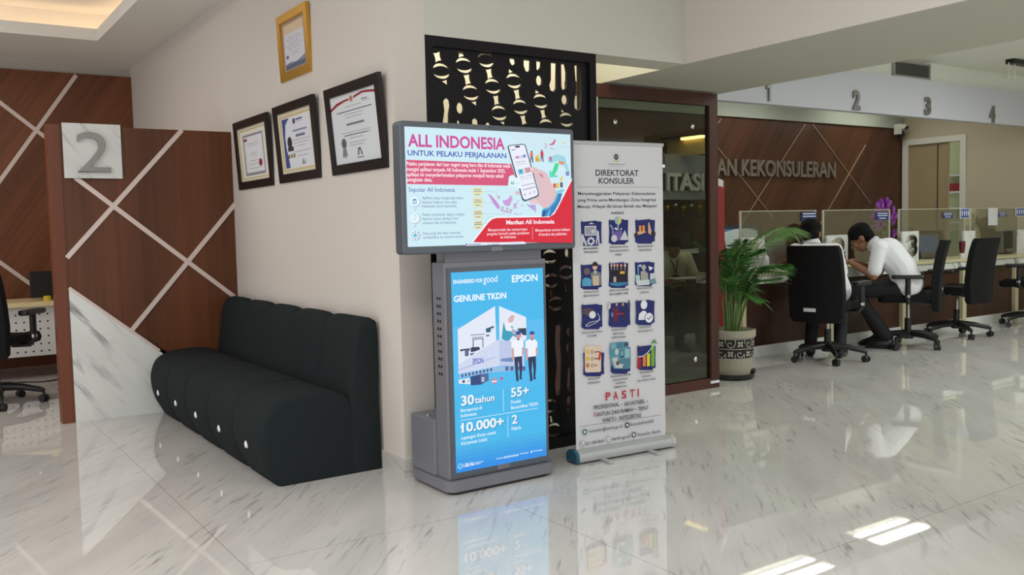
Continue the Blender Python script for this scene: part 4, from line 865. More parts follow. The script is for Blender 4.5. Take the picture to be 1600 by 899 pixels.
CAP = [('MANAJEMEN', (135, 384), (282, 381)), ('PERUBAHAN', (142, 421), (278, 416)), ('PERUBAHAN POLA', (398, 371), (583, 364)), ('PIKIR DAN BUDAYA', (395, 410), (590, 402)), ('KERJA', (452, 446), (518, 443)), ('PENGENDALIAN', (673, 364), (830, 358)), ('GRATIFIKASI', (688, 402), (812, 395)), ('PENGADUAN', (142, 822), (285, 813)), ('MASYARAKAT', (135, 861), (293, 850)), ('PENATAAN SISTEM', (392, 805), (582, 796)), ('MANAJEMEN SDM', (397, 842), (578, 832)), ('PENATAAN TATA', (670, 785), (832, 777)), ('LAKSANA', (702, 825), (790, 819))]
for s, a, c in CAP: B.text(s, a, c, 17, TX, .012)
B.win(890, 465, 6.2)
for q in ((108, 62, 311, 306), (370, 45, 582, 287), (632, 22, 816, 266), (125, 525, 328, 763), (392, 470, 580, 738), (648, 462, 826, 702)): blot(*q)
B.poly([(118, 108), (180, 100), (230, 118), (250, 150), (200, 200), (150, 165), (120, 160)], (92, 74, 84)); B.disc((214, 168), 32, (228, 230, 236), 36); B.line([(262, 152), (285, 190), (270, 225), (190, 240), (148, 270), (160, 282), (250, 245), (290, 210)], .0035, LG)
B.poly([(372, 45), (388, 40), (392, 90), (376, 118), (360, 110)], (206, 196, 196)); B.poly([(558, 28), (574, 26), (580, 100), (565, 120)], (90, 84, 90)); B.poly([(400, 100), (460, 95), (460, 240), (405, 230)], (70, 52, 84)); B.poly([(425, 110), (470, 100), (475, 160), (440, 240), (425, 220)], (108, 40, 60)); B.poly([(490, 100), (540, 95), (550, 230), (520, 240), (500, 165)], (44, 42, 84)); B.disc((448, 68), 10, (210, 150, 130), 16); B.disc((508, 66), 10, (200, 150, 140), 16); B.rect((440, 152), (515, 165), (140, 50, 60)); B.poly([(396, 150), (412, 145), (414, 185), (398, 188)], (120, 140, 190))
B.disc((712, 70), 32, (232, 234, 240), 44); B.poly([(658, 218), (664, 160), (700, 128), (725, 130), (748, 160), (748, 215)], (232, 234, 240)); B.disc((762, 196), 44, NAVY, 54); B.disc((762, 196), 38, (232, 234, 240), 48); B.line([(744, 196), (757, 214), (784, 178)], .0045, NAVY)
B.poly([(137, 480), (150, 468), (285, 466), (298, 480), (296, 712), (284, 722), (150, 726), (140, 714)], (226, 204, 184))
for y, c in ((527, (222, 196, 84)), (592, (222, 190, 70)), (657, (196, 130, 60))): B.disc((166, y), 18, c, 22); B.rect((199, y-14), (219, y+14), (90, 80, 76)); B.rect((203, y-9), (215, y+9), (226, 204, 184)); B.rect((230, y-4), (282 if y < 600 else 258, y+2), (120, 90, 80))
B.poly([(278, 520), (300, 530), (284, 610), (268, 606)], (206, 70, 40))
B.poly([(385, 440), (440, 432), (500, 428), (560, 430), (560, 475), (580, 500), (582, 660), (560, 690), (420, 690), (392, 640), (380, 540)], (96, 148, 166))
for q, c in (((395, 445, 435, 490), (120, 176, 190)), ((445, 440, 505, 488), (76, 130, 156)), ((515, 436, 560, 470), (60, 84, 116)), ((390, 510, 430, 560), (70, 150, 166)), ((480, 510, 515, 580), (60, 90, 110)), ((486, 518, 510, 560), (120, 176, 190)), ((525, 500, 572, 580), (150, 190, 200)), ((470, 600, 575, 680), (86, 130, 150))): B.rect(q[:2], q[2:], c)
B.disc((446, 525), 17, (200, 204, 206), 32); B.poly([(400, 590), (450, 575), (465, 640), (510, 645), (500, 685), (430, 680)], (196, 200, 204)); B.disc((455, 635), 18, (110, 90, 84), 22)
for x, y, c in ((650, 585, (176, 34, 44)), (698, 572, (222, 132, 60)), (738, 548, (226, 206, 70)), (780, 470, (112, 180, 62))): B.poly([(x, y), (x+32, y-10), (x+30, 662 if x > 660 else 688), (x, 668 if x > 660 else 690)], c)
B.line([(652, 575), (700, 568), (745, 535), (785, 485), (805, 440)], .005, (226, 228, 232)); B.poly([(780, 444), (812, 402), (840, 442)], (96, 150, 90))
CAP = [('WHISTLE-BLOWING', (105, 349), (309, 338)), ('SYSTEM', (163, 382), (248, 377)), ('PENANGANAN', (397, 323), (535, 313)), ('BENTURAN', (412, 360), (518, 352)), ('KEPENTINGAN', (398, 397), (535, 387)), ('PENGUATAN', (662, 298), (775, 291)), ('AKUNTABILITAS', (648, 336), (792, 326)), ('PENILAIAN', (168, 798), (280, 789)), ('KEPUASAN', (167, 836), (283, 827)), ('PENERAPAN SISTEM', (387, 773), (578, 755)), ('PENGAWASAN', (412, 806), (553, 793)), ('INTERNAL', (437, 838), (530, 829)), ('PEMERINTAH', (420, 876), (545, 864)), ('PENINGKATAN', (668, 737), (802, 723)), ('KUALITAS', (690, 773), (775, 764)), ('PELAYANAN PUBLIK', (648, 813), (824, 796))]
for s, a, c in CAP: B.text(s, a, c, 17, TX, .012)
B.win(880, 460, 3.211)
for ch, x, y in (('P', 208, 531), ('A', 246, 527), ('S', 288, 522), ('T', 329, 517), ('I', 368, 513)): B.text(ch, (x, y), (x+(6 if ch == 'I' else 24), y-2), 38, (190, 30, 60), .02)
def dot(p): B.disc(p, 3, TX)
B.text('PROFESIONAL', (148, 576), (277, 561), 19, TX, .016); dot((288, 552)); B.text('AKUNTABEL', (300, 558), (405, 546), 19, TX, .016); dot((416, 537)); B.text('S', (147, 611), (157, 610), 20, (170, 40, 70), .016); B.text('ANTUN DAN RAMAH', (160, 610), (347, 588), 19, TX, .016); dot((357, 576)); B.text('TEPAT', (369, 584), (422, 577), 19, TX, .016); B.text('WAKTU', (190, 641), (256, 632), 19, TX, .016); dot((263, 624)); B.text('INTEGRITAS', (276, 630), (385, 614), 19, TX, .016)
B.line([(75, 663), (482, 605)], .002, (110, 108, 110))
for c, col in (((103, 690), (70, 110, 104)), ((315, 655), (50, 66, 74)), ((348, 703), (96, 100, 104))): B.disc(c, 12, col, 14); B.disc(c, 6, (220, 222, 224), 7)
for c in ((90, 748), (222, 725)): B.disc(c, 12, (140, 140, 144), 15); B.disc(c, 10, (222, 222, 224), 13)
B.line([(85, 740), (87, 750), (95, 756)], .003, TX); B.line([(212, 726), (232, 724)], .001, (140, 140, 144)); B.line([(222, 712), (222, 738)], .001, (140, 140, 144))
for s, a, c, h in (('konsuler@kemlu.go.id', (125, 691), (288, 669), 15), ('KonsulerKemluRI', (330, 658), (447, 643), 15), ('021-384 8641', (105, 755), (198, 741), 15), ('kemlu.go.id', (240, 731), (326, 718), 15), ('Konsuler_Kemlu', (368, 709), (481, 694), 15)): B.text(s, a, c, h, TX, .01)
obj('banner_sheet', S, bt, recalc=False)
S = MB(); prof = [(.045, .012), (.05, .03), (.045, .055), (.02, .072), (-.02, .072), (-.045, .055), (-.05, .03), (-.045, .012)]
S.rings([[X(u, v, w_) for w_, v in prof] for u in (ul-.012, ur+.012)], M_ALU); obj('cassette', S, bt, smooth=True, angle=35)
for u, s in ((ul-.012, -1), (ur+.012, 1)):
    S = MB(); S.rings([[X(u+s*k, v, w_) for w_, v in [(a*1.03, (c-.04)*1.03+.04) for a, c in prof]] for k in (0, .02)], M_TEAL if s < 0 else M_ALU); obj('end_cap', S, bt, label='teal plastic end cap' if s < 0 else None)
for u in (ul+.14, ur-.14):
    S = MB(); S.box((u-.016, .0, -.10), (u+.016, .012, .12), M_ALU, X, bev=.004); obj('foot', S, bt)
S = MB(); S.box((ul-.004, vt-.004, -.008), (ur+.006, vt+.014, .006), M_ALU, X, bev=.003); obj('top_rail', S, bt)
S = MB(); S.tube([X((ul+ur)/2, .06, -.02), X((ul+ur)/2, vt, -.012)], .008, M_ALU, 8); obj('support_pole', S, bt)
S = MB(); S.box((ur-.004, vt-.10, -.02), (ur+.018, vt-.035, .0), M_BLACK, X); S.box((ur+.0, vt-.115, -.018), (ur+.018, vt-.1, -.002), M_CHROME, X); obj('clip_lamp', S, bt)

# ================================================================== OFFICE CHAIRS
def office_chair(label, loc, rz, group=None):
    t = thing('office_chair', label, 'chair', (0, 0, 0), 0, group)
    b = MB(); rows = []
    for z, yy, hw, th in ((.455, -.02, .20, .02), (.47, 0, .24, .0), (.50, 0, .25, .0), (.525, 0, .245, 0), (.535, 0, .21, .02)):
        rows.append([(x*1.0, y, z - (.02 if y > .2 else 0)) for x, y in rounded_rect(-hw, hw, -.23+th, .26-th, .07)])
    b.rings(rows, M_CHAIRF); obj('seat', b, t, local=True, smooth=True, angle=50)
    b = MB(); rows = []
    for z, hw, y in ((.36, .20, -.235), (.40, .235, -.235), (.60, .245, -.235), (.75, .243, -.25), (.90, .238, -.275), (.99, .232, -.30), (1.02, .215, -.31)):
        ring = []
        for k in range(9): u = -1+k/4; ring.append((hw*u, y-.055*u*u*-.35-.0+.012*u*u, z))
        for k in range(9): u = 1-k/4; ring.append((hw*u*.985, y-.06+.035*u*u, z))
        rows.append(ring)
    b.rings(rows, M_CHAIRF); obj('backrest', b, t, local=True, smooth=True, angle=50)
    b = MB(); b.tube([(0, -.05, .44), (0, -.2, .43), (0, -.245, .46), (0, -.262, .60)], [.03, .026, .018, .012], M_BLACK, 8); b.box((-.12, -.12, .43), (.12, .12, .46), M_BLACK, bev=.01); obj('back_support', b, t, local=True)
    for s in (-1, 1):
        b = MB(); b.tube([(s*.14, .0, .445), (s*.27, .0, .45), (s*.30, .0, .49), (s*.30, 0, .68)], [.018, .02, .024, .024], M_BLACK, 8)
        b.rings([[(s*.30+x, y, z) for x, y in rounded_rect(-w_, w_, -.14, .14, .03)] for z, w_ in ((.672, .03), (.68, .042), (.70, .042), (.708, .034))], M_BLACK)
        a = obj('armrest', b, t, local=True, smooth=True, angle=45)
        b = MB(); b.rings([[(s*.30+.0255*math.cos(k*PI/6), .0255*math.sin(k*PI/6), z) for k in range(12)] for z in (.50, .525)], M_STEEL); obj('collar', b, a, local=True)
    b = MB(); b.tube([(0, 0, .10), (0, 0, .28)], .03, M_BLACK, 12); obj('gas_lift', b, t, local=True)
    b = MB(); b.tube([(0, 0, .27), (0, 0, .44)], .018, M_STEEL, 12); obj('lift_piston', b, t, local=True)
    b = MB(); b.lathe([(.05, .085), (.055, .12), (.045, .165), (.03, .17)], (0, 0, 0), M_BLACK, 16)
    for k in range(5):
        a = 2*PI*k/5+.3; c, s = math.cos(a), math.sin(a)
        b.tube([(.03*c, .03*s, .135), (.17*c, .17*s, .125), (.30*c, .30*s, .095), (.325*c, .325*s, .085)], [.032, .026, .02, .012], M_BLACK, 8)
    obj('star_base', b, t, local=True, smooth=True, angle=50)
    for k in range(5):
        a = 2*PI*k/5+.3; c, s = math.cos(a)*.315, math.sin(a)*.315; b = MB(); dx, dy = math.cos(a+.9), math.sin(a+.9)
        for q in (-1, 1): b.tube([(c+q*dx*.006, s+q*dy*.006, .0285), (c+q*dx*.026, s+q*dy*.026, .0285)], .0285, M_BLACK, 14)
        b.tube([(c, s, .03), (c, s, .09)], .011, M_BLACK, 8); obj('caster', b, t, local=True, smooth=True, angle=40)
    t.location = loc; t.rotation_euler = (0, 0, rz); return t
R_ = math.radians
chA = office_chair('black office chair seen from behind with small white sticker on its back', (6.70, 5.0, 0), R_(-76), 'black office chairs')
chB = dup(chA, (7.97, 5.04, 0), R_(32), 'black office chair the writing man sits on')
chC = dup(chA, (9.04, 5.17, 0), R_(2), 'empty black office chair just right of the writing man', 'black office chairs')
chD = dup(chA, (10.46, 5.12, 0), R_(2), 'black office chair cut off by the right edge of the photo', 'black office chairs')
chE = dup(chA, (.53, 7.66, 0), R_(-34), 'black office chair at far left behind the wood partition', 'black office chairs')
b = MB(); b.box((-.085, -.305, .455), (.02, -.2985, .485), M_PAPER); obj('sticker', b, chA, local=True)

# ================================================================== LEFT ROOM DESK
t = thing('office_desk', 'beech topped desk with white perforated front at far left', 'desk', (.4, 9.1, 0))
b = MB(); b.box((-.6, 8.82, .635), (1.45, 9.5, .675), M_DESK, bev=.006); obj('desktop', b, t)
b = MB(); b.box((-.5, 8.88, .2), (1.4, 8.895, .633), M_PERF)
for i in range(16):
    for j in range(6):
        x, z = .42+.062*i, .24+.065*j; b.rings([[(x+.0085*math.cos(k*PI/4), y, z+.0085*math.sin(k*PI/4)) for k in range(8)] for y in (8.8805, 8.879)], M_DARKC)
obj('perforated_panel', b, t)
for x in (-.5, 1.36):
    b = MB(); b.box((x, 8.9, 0), (x+.05, 9.45, .635), M_PERF); obj('leg', b, t)
t = thing('monitor', 'black monitor standing on the desk at far left', 'monitor', (1.15, 9.12, .675))
b = MB(); b.box((.94, 9.10, .695), (1.44, 9.14, .935), M_BLACK, bev=.006); obj('screen', b, t)
b = MB(); b.box((1.16, 9.13, .685), (1.22, 9.16, .80), M_BLACK); b.box((1.07, 9.06, .675), (1.31, 9.22, .687), M_BLACK, bev=.004); obj('stand', b, t)
p = on(80, 464, 1, 8.9); b = MB(); b.lathe([(.014, 0), (.03, 0), (.03, .045), (.014, .045), (.014, 0)], (p.x-.03, 8.92, .675), mat('yellow_tape', (214, 190, 40), .4), 18, cap=False)
tag(obj('tape_roll', b, smooth=True, angle=40), 'yellow tape roll on the beech desk edge', 'tape')
b = MB(); pts = crom([(.3, 8.75, .006), (.6, 8.62, .006), (.75, 8.72, .006), (.95, 8.6, .006), (1.15, 8.7, .006), (1.3, 8.8, .006)], 6); b.tube(pts, .006, M_BLACK, 6); tag(obj('power_cable', b, smooth=True), 'black cable lying on the floor under the beech desk', 'cable')

# ================================================================== SERVICE COUNTER
POSTS = [6.25, 7.50, 8.69, 9.83, 10.96, 11.83]
WHO = ['first bay, behind the palm', 'second bay, behind the chair with sticker', 'third bay, right of the writing man', 'fourth bay, right of the empty chair', 'fifth bay, at the photo right edge']
for i in range(5):
    x0, x1 = POSTS[i], POSTS[i+1]
    t = thing('counter_unit', 'brown veneer counter front with cream post, '+WHO[i], 'counter', ((x0+x1)/2, 5.8, 0), 0, 'service counter bays')
    b = MB(); b.box((x0+.002, 5.565, .1), (x1-.05, 5.60, .67), M_WOODC); obj('front_panel', b, t)
    b = MB(); b.box((x0+.002, 5.545, 0), (x1-.05, 5.60, .1), M_SLAB); obj('skirting', b, t)
    b = MB(); b.box((x0-.045, 5.525, 0), (x0+.03 if i else x0+.002, 5.62, .67), M_STONE); obj('post', b, t)
    b = MB(); b.box((x0, 5.60, 0), (x0+.03, 6.08, .67), M_WOODC); obj('side_panel', b, t)
b = MB(); b.box((6.19, 5.50, .742), (11.83, 6.10, .770), M_STONE, bev=.004); t = obj('countertop', b); tag(t, 'long cream stone countertop running along the service bays', 'countertop')
b = MB(); b.box((6.20, 5.515, .67), (11.83, 6.09, .742), M_SLAB); obj('apron', b, t, label='marbled edge band')
for i, x in enumerate(POSTS[:5]):
    b = MB(); b.box((x-.02, 5.80, .770), (x+.02, 6.08, 1.09), M_WOODC, bev=.003)
    tag(obj('desk_divider', b), 'small brown divider on the countertop, '+['at its left end', 'left of plate 2', 'left of plate 3', 'behind the empty chair', 'at the right edge of the photo'][i], 'divider', 'brown desk dividers')
GL = [(6.42, 7.52, 'behind the palm'), (7.62, 8.745, 'behind the writing man'), (8.90, 10.20, 'in front of the door'), (10.31, 11.40, 'at far right')]
NAVYS = (40, 58, 122)
for i, (x0, x1, lb) in enumerate(GL):
    t = thing('glass_screen', 'clear glass counter screen with blue notice, '+lb, 'screen', ((x0+x1)/2, 5.75, .770), 0, 'glass counter screens')
    b = MB(); b.box((x0+.02, 5.746, .79), (x1-.02, 5.754, 1.332), M_GLASSP); obj('pane', b, t)
    for x in (x0, x1-.02):
        b = MB(); b.box((x, 5.743, .770), (x+.02, 5.757, 1.336), mat('glass_edge', (186, 184, 164), .3)); obj('edge_strip', b, t)
    b = MB(); b.box((x0+.02, 5.744, 1.328), (x1-.02, 5.756, 1.336), mat('glass_edge', (186, 184, 164), .3)); obj('top_edge', b, t)
    nx = [(1253, 1276), (1370, 1388), (1474, 1488.5), (1560.5, 1572.5)][i]; p, q = on(nx[0], 332, 1, 5.742), on(nx[1], 346 - 2.5*i, 1, 5.742)
    S = MB(); S.box((p.x, 5.742, q.z), (q.x, 5.745, p.z), ink(NAVYS)); Bn = Board((p.x, 5.742, q.z), (1, 0, 0), (0, 0, 1), (0, -1, 0), 'print', S); W_, H_ = q.x-p.x, p.z-q.z
    for fv, a, c in ((.78, .06, .94), (.5, .06, .94), (.16, .2, .8)): Bn.poly([(a*W_, fv*H_), (c*W_, fv*H_), (c*W_, (fv+.12)*H_), (a*W_, (fv+.12)*H_)], (214, 218, 230), True)
    obj('notice', S, t, label='blue notice with three white lines')
for k, (xa, xb, ya_, yb_, lab) in enumerate(((1500.5, 1515.5, 326, 341, 'blue priority seating sign beside the door, on the glass screen edge'), (1587.5, 1601, 325, 338, 'blue priority seating sign at the right edge of the photo'))):
    p, q = on(xa, ya_, 1, 5.73), on(xb, yb_, 1, 5.73); S = MB(); S.box((p.x, 5.731, q.z), (q.x, 5.735, p.z), ink((236, 238, 242)))
    Bn = Board((p.x, 5.731, q.z), (1, 0, 0), (0, 0, 1), (0, -1, 0), 'print', S); W_, H_ = q.x-p.x, p.z-q.z
    R2 = lambda a, c, e, d, col: Bn.poly([(a*W_, c*H_), (e*W_, c*H_), (e*W_, d*H_), (a*W_, d*H_)], col, True)
    R2(.06, .06, .94, .94, (38, 74, 150))
    for fx in (.2, .42, .62, .82):
        R2(fx-.06, .42, fx+.06, .72, (230, 234, 240)); R2(fx-.04, .2, fx+.04, .42, (230, 234, 240)); Bn.poly([((fx+.045*math.cos(a*PI/4))*W_, (.81+.05*math.sin(a*PI/4))*H_) for a in range(8)], (230, 234, 240), True)
    tag(obj('accessibility_sign', S), lab, 'sign')
p, q = on(1545, 325, 1, 5.735), on(1559, 352, 1, 5.735); S = MB(); S.box((p.x, 5.738, q.z), (q.x, 5.743, p.z), M_PAPER); tag(obj('paper_notice', S), 'white paper notice taped to the rightmost glass screen', 'paper')
for s, (xa, xb, yt), lab in (('1', (1161, 1195, 372), 'marble counter plate 1 behind the palm fronds'), ('2', (1292, 1325, 368), 'marble counter plate with chrome 2 in front of the writing man'), ('3', (1410, 1436, 362), 'marble counter plate with chrome 3 behind the writing man'), ('4', (1507, 1524, 361), 'marble counter plate 4 half hidden by the empty chair back'), ('5', (1592, 1612, 359), 'marble counter plate cut by the right edge of the photo')):
    p, q = on(xa, yt, 1, 5.65), on(xb, yt, 1, 5.65); t = thing('counter_number', lab, 'sign', ((p.x+q.x)/2, 5.66, .770), 0, 'counter number plates')
    b = MB(); b.box((p.x, 5.65, .770), (q.x, 5.675, p.z), M_SLAB, bev=.003); obj('plate', b, t)
    if s in '123':
        b = MB(); W_ = q.x-p.x; fw = .22 if s == '1' else .55
        solid_text(b, s, (p.x+W_*(.5-fw/2), 5.652, .84), (1, 0, 0), (0, 0, 1), (0, -1, 0), W_*fw, .205, M_CHROME, .03, .03, .014); obj('digit', b, t, smooth=True, angle=40)
# things standing on the counter
t = thing('certificate_frame', 'black framed certificate leaning at the left end of the counter', 'frame', (6.75, 6.0, .770))
p = on(1133, 346, 1, 6.0); X = lambda u, v, w_: Vector((6.47+u, 5.98+.18*v-w_, .770+v))
b = MB(); W_, H_ = .56, .44
for a, c in (((0, 0), (W_, .035)), ((0, H_-.035), (W_, H_)), ((0, .035), (.035, H_-.035)), ((W_-.035, .035), (W_, H_-.035))): b.box((*a, 0), (*c, .025), M_BLACKF, X)
obj('frame', b, t)
S = MB(); S.box((.03, .03, .004), (W_-.03, H_-.03, .012), ink((222, 230, 240)), X); Bn = Board(X(0, 0, .012), (1, 0, 0), (X(0, 1, 0)-X(0, 0, 0)), (X(0, 0, 1)-X(0, 0, 0)), 'print', S); Bn.N = Vector((0, -1, .18)).normalized()
R2 = lambda a, c, e, d, col: Bn.poly([(a*W_, c*H_), (e*W_, c*H_), (e*W_, d*H_), (a*W_, d*H_)], col, True)
Bn.poly([(.06*W_, .85*H_), (.4*W_, .92*H_), (.7*W_, .93*H_), (.94*W_, .86*H_), (.94*W_, .94*H_), (.06*W_, .94*H_)], (90, 130, 180), True); R2(.46, .76, .54, .86, (90, 100, 120)); R2(.3, .66, .7, .69, (120, 126, 140)); R2(.12, .54, .88, .58, (70, 76, 96)); R2(.12, .45, .8, .48, (90, 96, 110)); R2(.12, .36, .5, .39, (130, 136, 150)); obj('certificate', S, t)
def lathe_thing(name, label, cat, loc, prof, m, group=None, n=16):
    b = MB(); b.lathe(prof, loc, m, n); return tag(obj(name, b, smooth=True, angle=50), label, cat, group)
p = on(1150, 408, 1, 5.72); t = thing('trophy', 'small black and gold trophy beside the leaning certificate', 'trophy', (6.32, 5.72, .770))
b = MB(); b.lathe([(.045, 0), (.045, .06), (.03, .065), (.03, .07)], (6.32, 5.72, .770), M_BLACK, 16); obj('base', b, t)
b = MB(); b.lathe([(.012, .07), (.014, .10), (.04, .14), (.045, .19), (.04, .2)], (6.32, 5.72, .770), M_GOLD, 16); obj('cup', b, t, smooth=True)
t = thing('sanitizer_bottle', 'clear hand sanitizer bottle with white pump behind the palm fronds', 'bottle', (6.60, 5.62, .770))
b = MB(); b.lathe([(.03, 0), (.034, .01), (.034, .13), (.012, .16), (.012, .17)], (6.60, 5.60, .770), mat('cloudy_plastic', (200, 204, 200), .2), 16); obj('bottle_body', b, t, smooth=True, angle=50)
b = MB(); b.tube([(6.60, 5.60, .94), (6.60, 5.60, .99), (6.57, 5.60, .995)], .008, M_PERF, 8); obj('pump', b, t)
t = thing('tissue_box', 'small bright green box on the counter beside the seated man from behind', 'box', (7.05, 5.66, .770))
b = MB(); b.box((6.93, 5.58, .770), (7.10, 5.70, .818), mat('bright_green', (70, 190, 84), .5), bev=.004); obj('box', b, t)
b = MB(); b.box((6.98, 5.62, .818), (7.05, 5.66, .821), M_PAPER); obj('slot', b, t)
def desk_monitor(label, x, y, rz, w_, h_, mat_front, z=.770):
    t = thing('monitor', label, 'monitor', (0, 0, 0), 0)
    b = MB(); b.box((-w_/2, -.015, .06), (w_/2, .015, .06+h_), M_BLACK, bev=.005); obj('housing', b, t, local=True)
    b = MB(); b.box((-w_/2+.012, -.0165, .075), (w_/2-.012, -.015, .045+h_), mat_front); obj('screen', b, t, local=True)
    b = MB(); b.box((-.03, .0, 0.005), (.03, .03, .12), M_BLACK); b.box((-.1, -.06, 0), (.1, .09, .01), M_BLACK); obj('stand', b, t, local=True)
    t.location = (x, y, z); t.rotation_euler = (0, 0, rz)
desk_monitor('small black monitor on the counter before the face of the writing man', 8.1, 5.95, R_(160), .34, .22, M_BLACK)
desk_monitor('black monitor with blue screen behind the writing man chair', 9.62, 5.92, R_(-40), .36, .22, scr((40, 62, 110), .8))
desk_monitor('black monitor behind the rightmost glass screen', 11.36, 5.93, R_(176), .46, .22, M_BLACK)
t = thing('desk_phone', 'black telephone handset stand beside counter plate 3', 'phone', (9.2, 5.72, .770))
b = MB(); b.box((9.19, 5.78, .770), (9.36, 5.90, .808), M_BLACK, bev=.008); b.rings([[(9.22+x, 5.84+y, z) for x, y in rounded_rect(-a, a, -.03, .03, .01)] for z, a in ((.808, .03), (.95, .022), (1.02, .028))], M_BLACK); obj('phone_base', b, t)
b = MB(); b.tube([(9.225, 5.80, .93), (9.23, 5.79, 1.02), (9.22, 5.80, 1.13)], [.028, .02, .028], M_DARKC, 10); obj('handset', b, t, smooth=True)
t = thing('cup', 'dark red cup on white base near the door gap', 'cup', (10.0, 5.9, .770))
b = MB(); b.lathe([(.03, 0), (.03, .05), (.028, .055)], (10.0, 5.66, .770), M_PERF, 14); obj('base', b, t)
b = MB(); b.lathe([(.022, .055), (.03, .11), (.034, .19), (.03, .19)], (10.0, 5.66, .770), mat('maroon', (96, 22, 40), .4), 14); obj('cup_body', b, t, smooth=True, angle=50)
t = thing('desk_lamp', 'cream desk lamp with tilted shade behind the empty chair', 'lamp', (10.88, 5.98, .770))
b = MB(); b.lathe([(.055, 0), (.06, .02), (.05, .2), (.038, .31), (.015, .33)], (10.88, 5.98, .770), M_DESK, 18); obj('lamp_body', b, t, smooth=True, angle=50)
b = MB(); b.tube([(10.88, 5.98, 1.14), (10.88, 5.97, 1.22), (10.78, 5.97, 1.28)], .012, M_DARKC, 8); obj('lamp_arm', b, t)
b = MB(); b.tube([(10.80, 5.97, 1.30), (10.64, 5.96, 1.22)], [.04, .10], mat('cream_shade', (226, 220, 186), .6), 18); obj('lamp_shade', b, t, smooth=True, angle=50)
oshift = Vector((.285, .02, -.012)); before = set(bpy.data.objects)
t = thing('orchid', 'potted purple orchid on the counter above the writing man', 'plant', (8.62, 5.98, .770))
b = MB(); b.lathe([(.05, 0), (.07, .02), (.08, .12), (.072, .12)], (8.62, 5.98, .770), M_PERF, 18); obj('pot', b, t, smooth=True, angle=50)
def leafblade(b, p, q, w_, m, up=Vector((0, 0, 1)), sag=.0):
    p, q = Vector(p), Vector(q); d_ = q-p; s = d_.cross(up)
    s = s.normalized()*w_ if s.length > 1e-6 else Vector((w_, 0, 0)); mid = p+d_*.45-up*sag
    f = up*w_*.25; v = [b.bm.verts.new(z) for z in (p, mid-s*.5+f, q, mid+s*.5+f, mid)]
    b.face([v[0], v[1], v[4]], m); b.face([v[1], v[2], v[4]], m); b.face([v[2], v[3], v[4]], m); b.face([v[3], v[0], v[4]], m)
M_ORCH = mat('orchid_petal', (148, 62, 168), .5, noise=.15, scale=60)
for k in range(4):
    b = MB(); a = k*1.6+.3; leafblade(b, (8.62, 5.98, .92), (8.62+.24*math.cos(a), 5.98+.12*math.sin(a), 1.12), .07, M_LEAF, sag=-.05); obj('leaf', b, t, recalc=False)
for k, tip in enumerate(((8.86, 5.96, 1.16), (8.48, 5.97, 1.26))):
    pts = crom([(8.62, 5.98, .92), (8.62+.02*(1-2*k), 5.98, 1.2), (8.64+.03*(1-2*k), 5.97, 1.40), ((8.64+tip[0])/2, 5.96, 1.40-.02*k), tip], 5)
    b = MB(); b.tube(pts, .005, M_STEM, 6); sp = obj('stem', b, t)
    if k == 0 or True:
        b = MB()
        for j, p in enumerate(pts[6:]):
            for r in range(3):
                c = p+Vector((random.uniform(-.07, .07), random.uniform(-.05, .02), random.uniform(-.11, .04)))
                for q in range(5): a = 2*PI*q/5+j; leafblade(b, c, c+Vector((.04*math.cos(a), -.012, .04*math.sin(a))), .034, M_ORCH, Vector((0, -1, .1)).normalized())
        obj('blossoms', b, sp, recalc=False)

t.location += oshift
# ================================================================== POTTED PALM
PX, PY = 5.42, 4.94
t = thing('potted_palm', 'areca palm in patterned stone pot beside the glass panel', 'plant', (PX, PY, 0))
b = MB(); b.lathe([(.145, .0), (.17, .012), (.178, .045), (.17, .045), (.155, .02)], (PX, PY, 0), M_BLACK, 28); b.tube([(PX+.15, PY-.04, .03), (PX+.19, PY-.07, .05)], .018, M_BLACK, 8); obj('saucer', b, t, smooth=True, angle=40)
b = MB(); b.lathe([(.125, .02), (.138, .03), (.158, .14), (.168, .25), (.170, .33), (.184, .335), (.186, .385), (.17, .39), (.160, .36), (.158, .34)], (PX, PY, 0), M_POT, 40); pot = obj('pot', b, t, smooth=True, angle=30)
b = MB(); b.lathe([(.001, .35), (.158, .352), (.158, .345), (.001, .344)], (PX, PY, 0), M_SOIL, 24, cap=False); obj('soil', b, t)
# carved band of spirals and flowers round the pot
b = MB(); M_BD, M_BL = mat('band_black', (30, 29, 28), .7), mat('band_pale', (186, 182, 166), .7)
def onpot(a, z, w_=0): r = .158+(z-.14)/.11*.010 if z < .25 else .168+(z-.25)/.08*.002; r += .0015+w_; return (PX+r*math.cos(a), PY+r*math.sin(a), z)
NC = 14
b.grid([[onpot(2*PI*k/56, z) for k in range(56)] for z in (.17, .21, .25, .29, .325)], M_BD, True)
def pstroke(pts, wd, m=M_BL):
    for p, q in zip(pts, pts[1:]):
        p, q = Vector(p), Vector(q); d_ = q-p; L = d_.length
        if L < 1e-6: continue
        n_2 = Vector((-d_.y, d_.x))/L*wd/2; b.poly([onpot(z.x/.168, z.y, .0012) for z in (p-n_2, q-n_2, q+n_2, p+n_2)], m)
C_ = 2*PI*.168/NC
for z in (.17, .2475, .325): pstroke([(k*C_/3, z) for k in range(NC*3+1)], .005)
for i in range(NC):
    pstroke([(i*C_, .17), (i*C_, .325)], .005)
    for j in range(2):
        cx, cz = (i+.5)*C_, .209+.0775*j
        if (i+j) % 2: pstroke([(cx+(.006+.0045*a)*math.cos(a*1.0), cz+(.006+.0042*a)*math.sin(a*1.0)) for a in [k*.45 for k in range(15)]], .006)
        else:
            for q in range(4):
                a = PI/4+q*PI/2; pstroke([(cx+.008*math.cos(a), cz+.008*math.sin(a)), (cx+.026*math.cos(a), cz+.026*math.sin(a))], .013)
                a = q*PI/2; pstroke([(cx+.004*math.cos(a), cz+.004*math.sin(a)), (cx+.014*math.cos(a), cz+.014*math.sin(a))], .004)
obj('carved_band', b, pot, recalc=False)
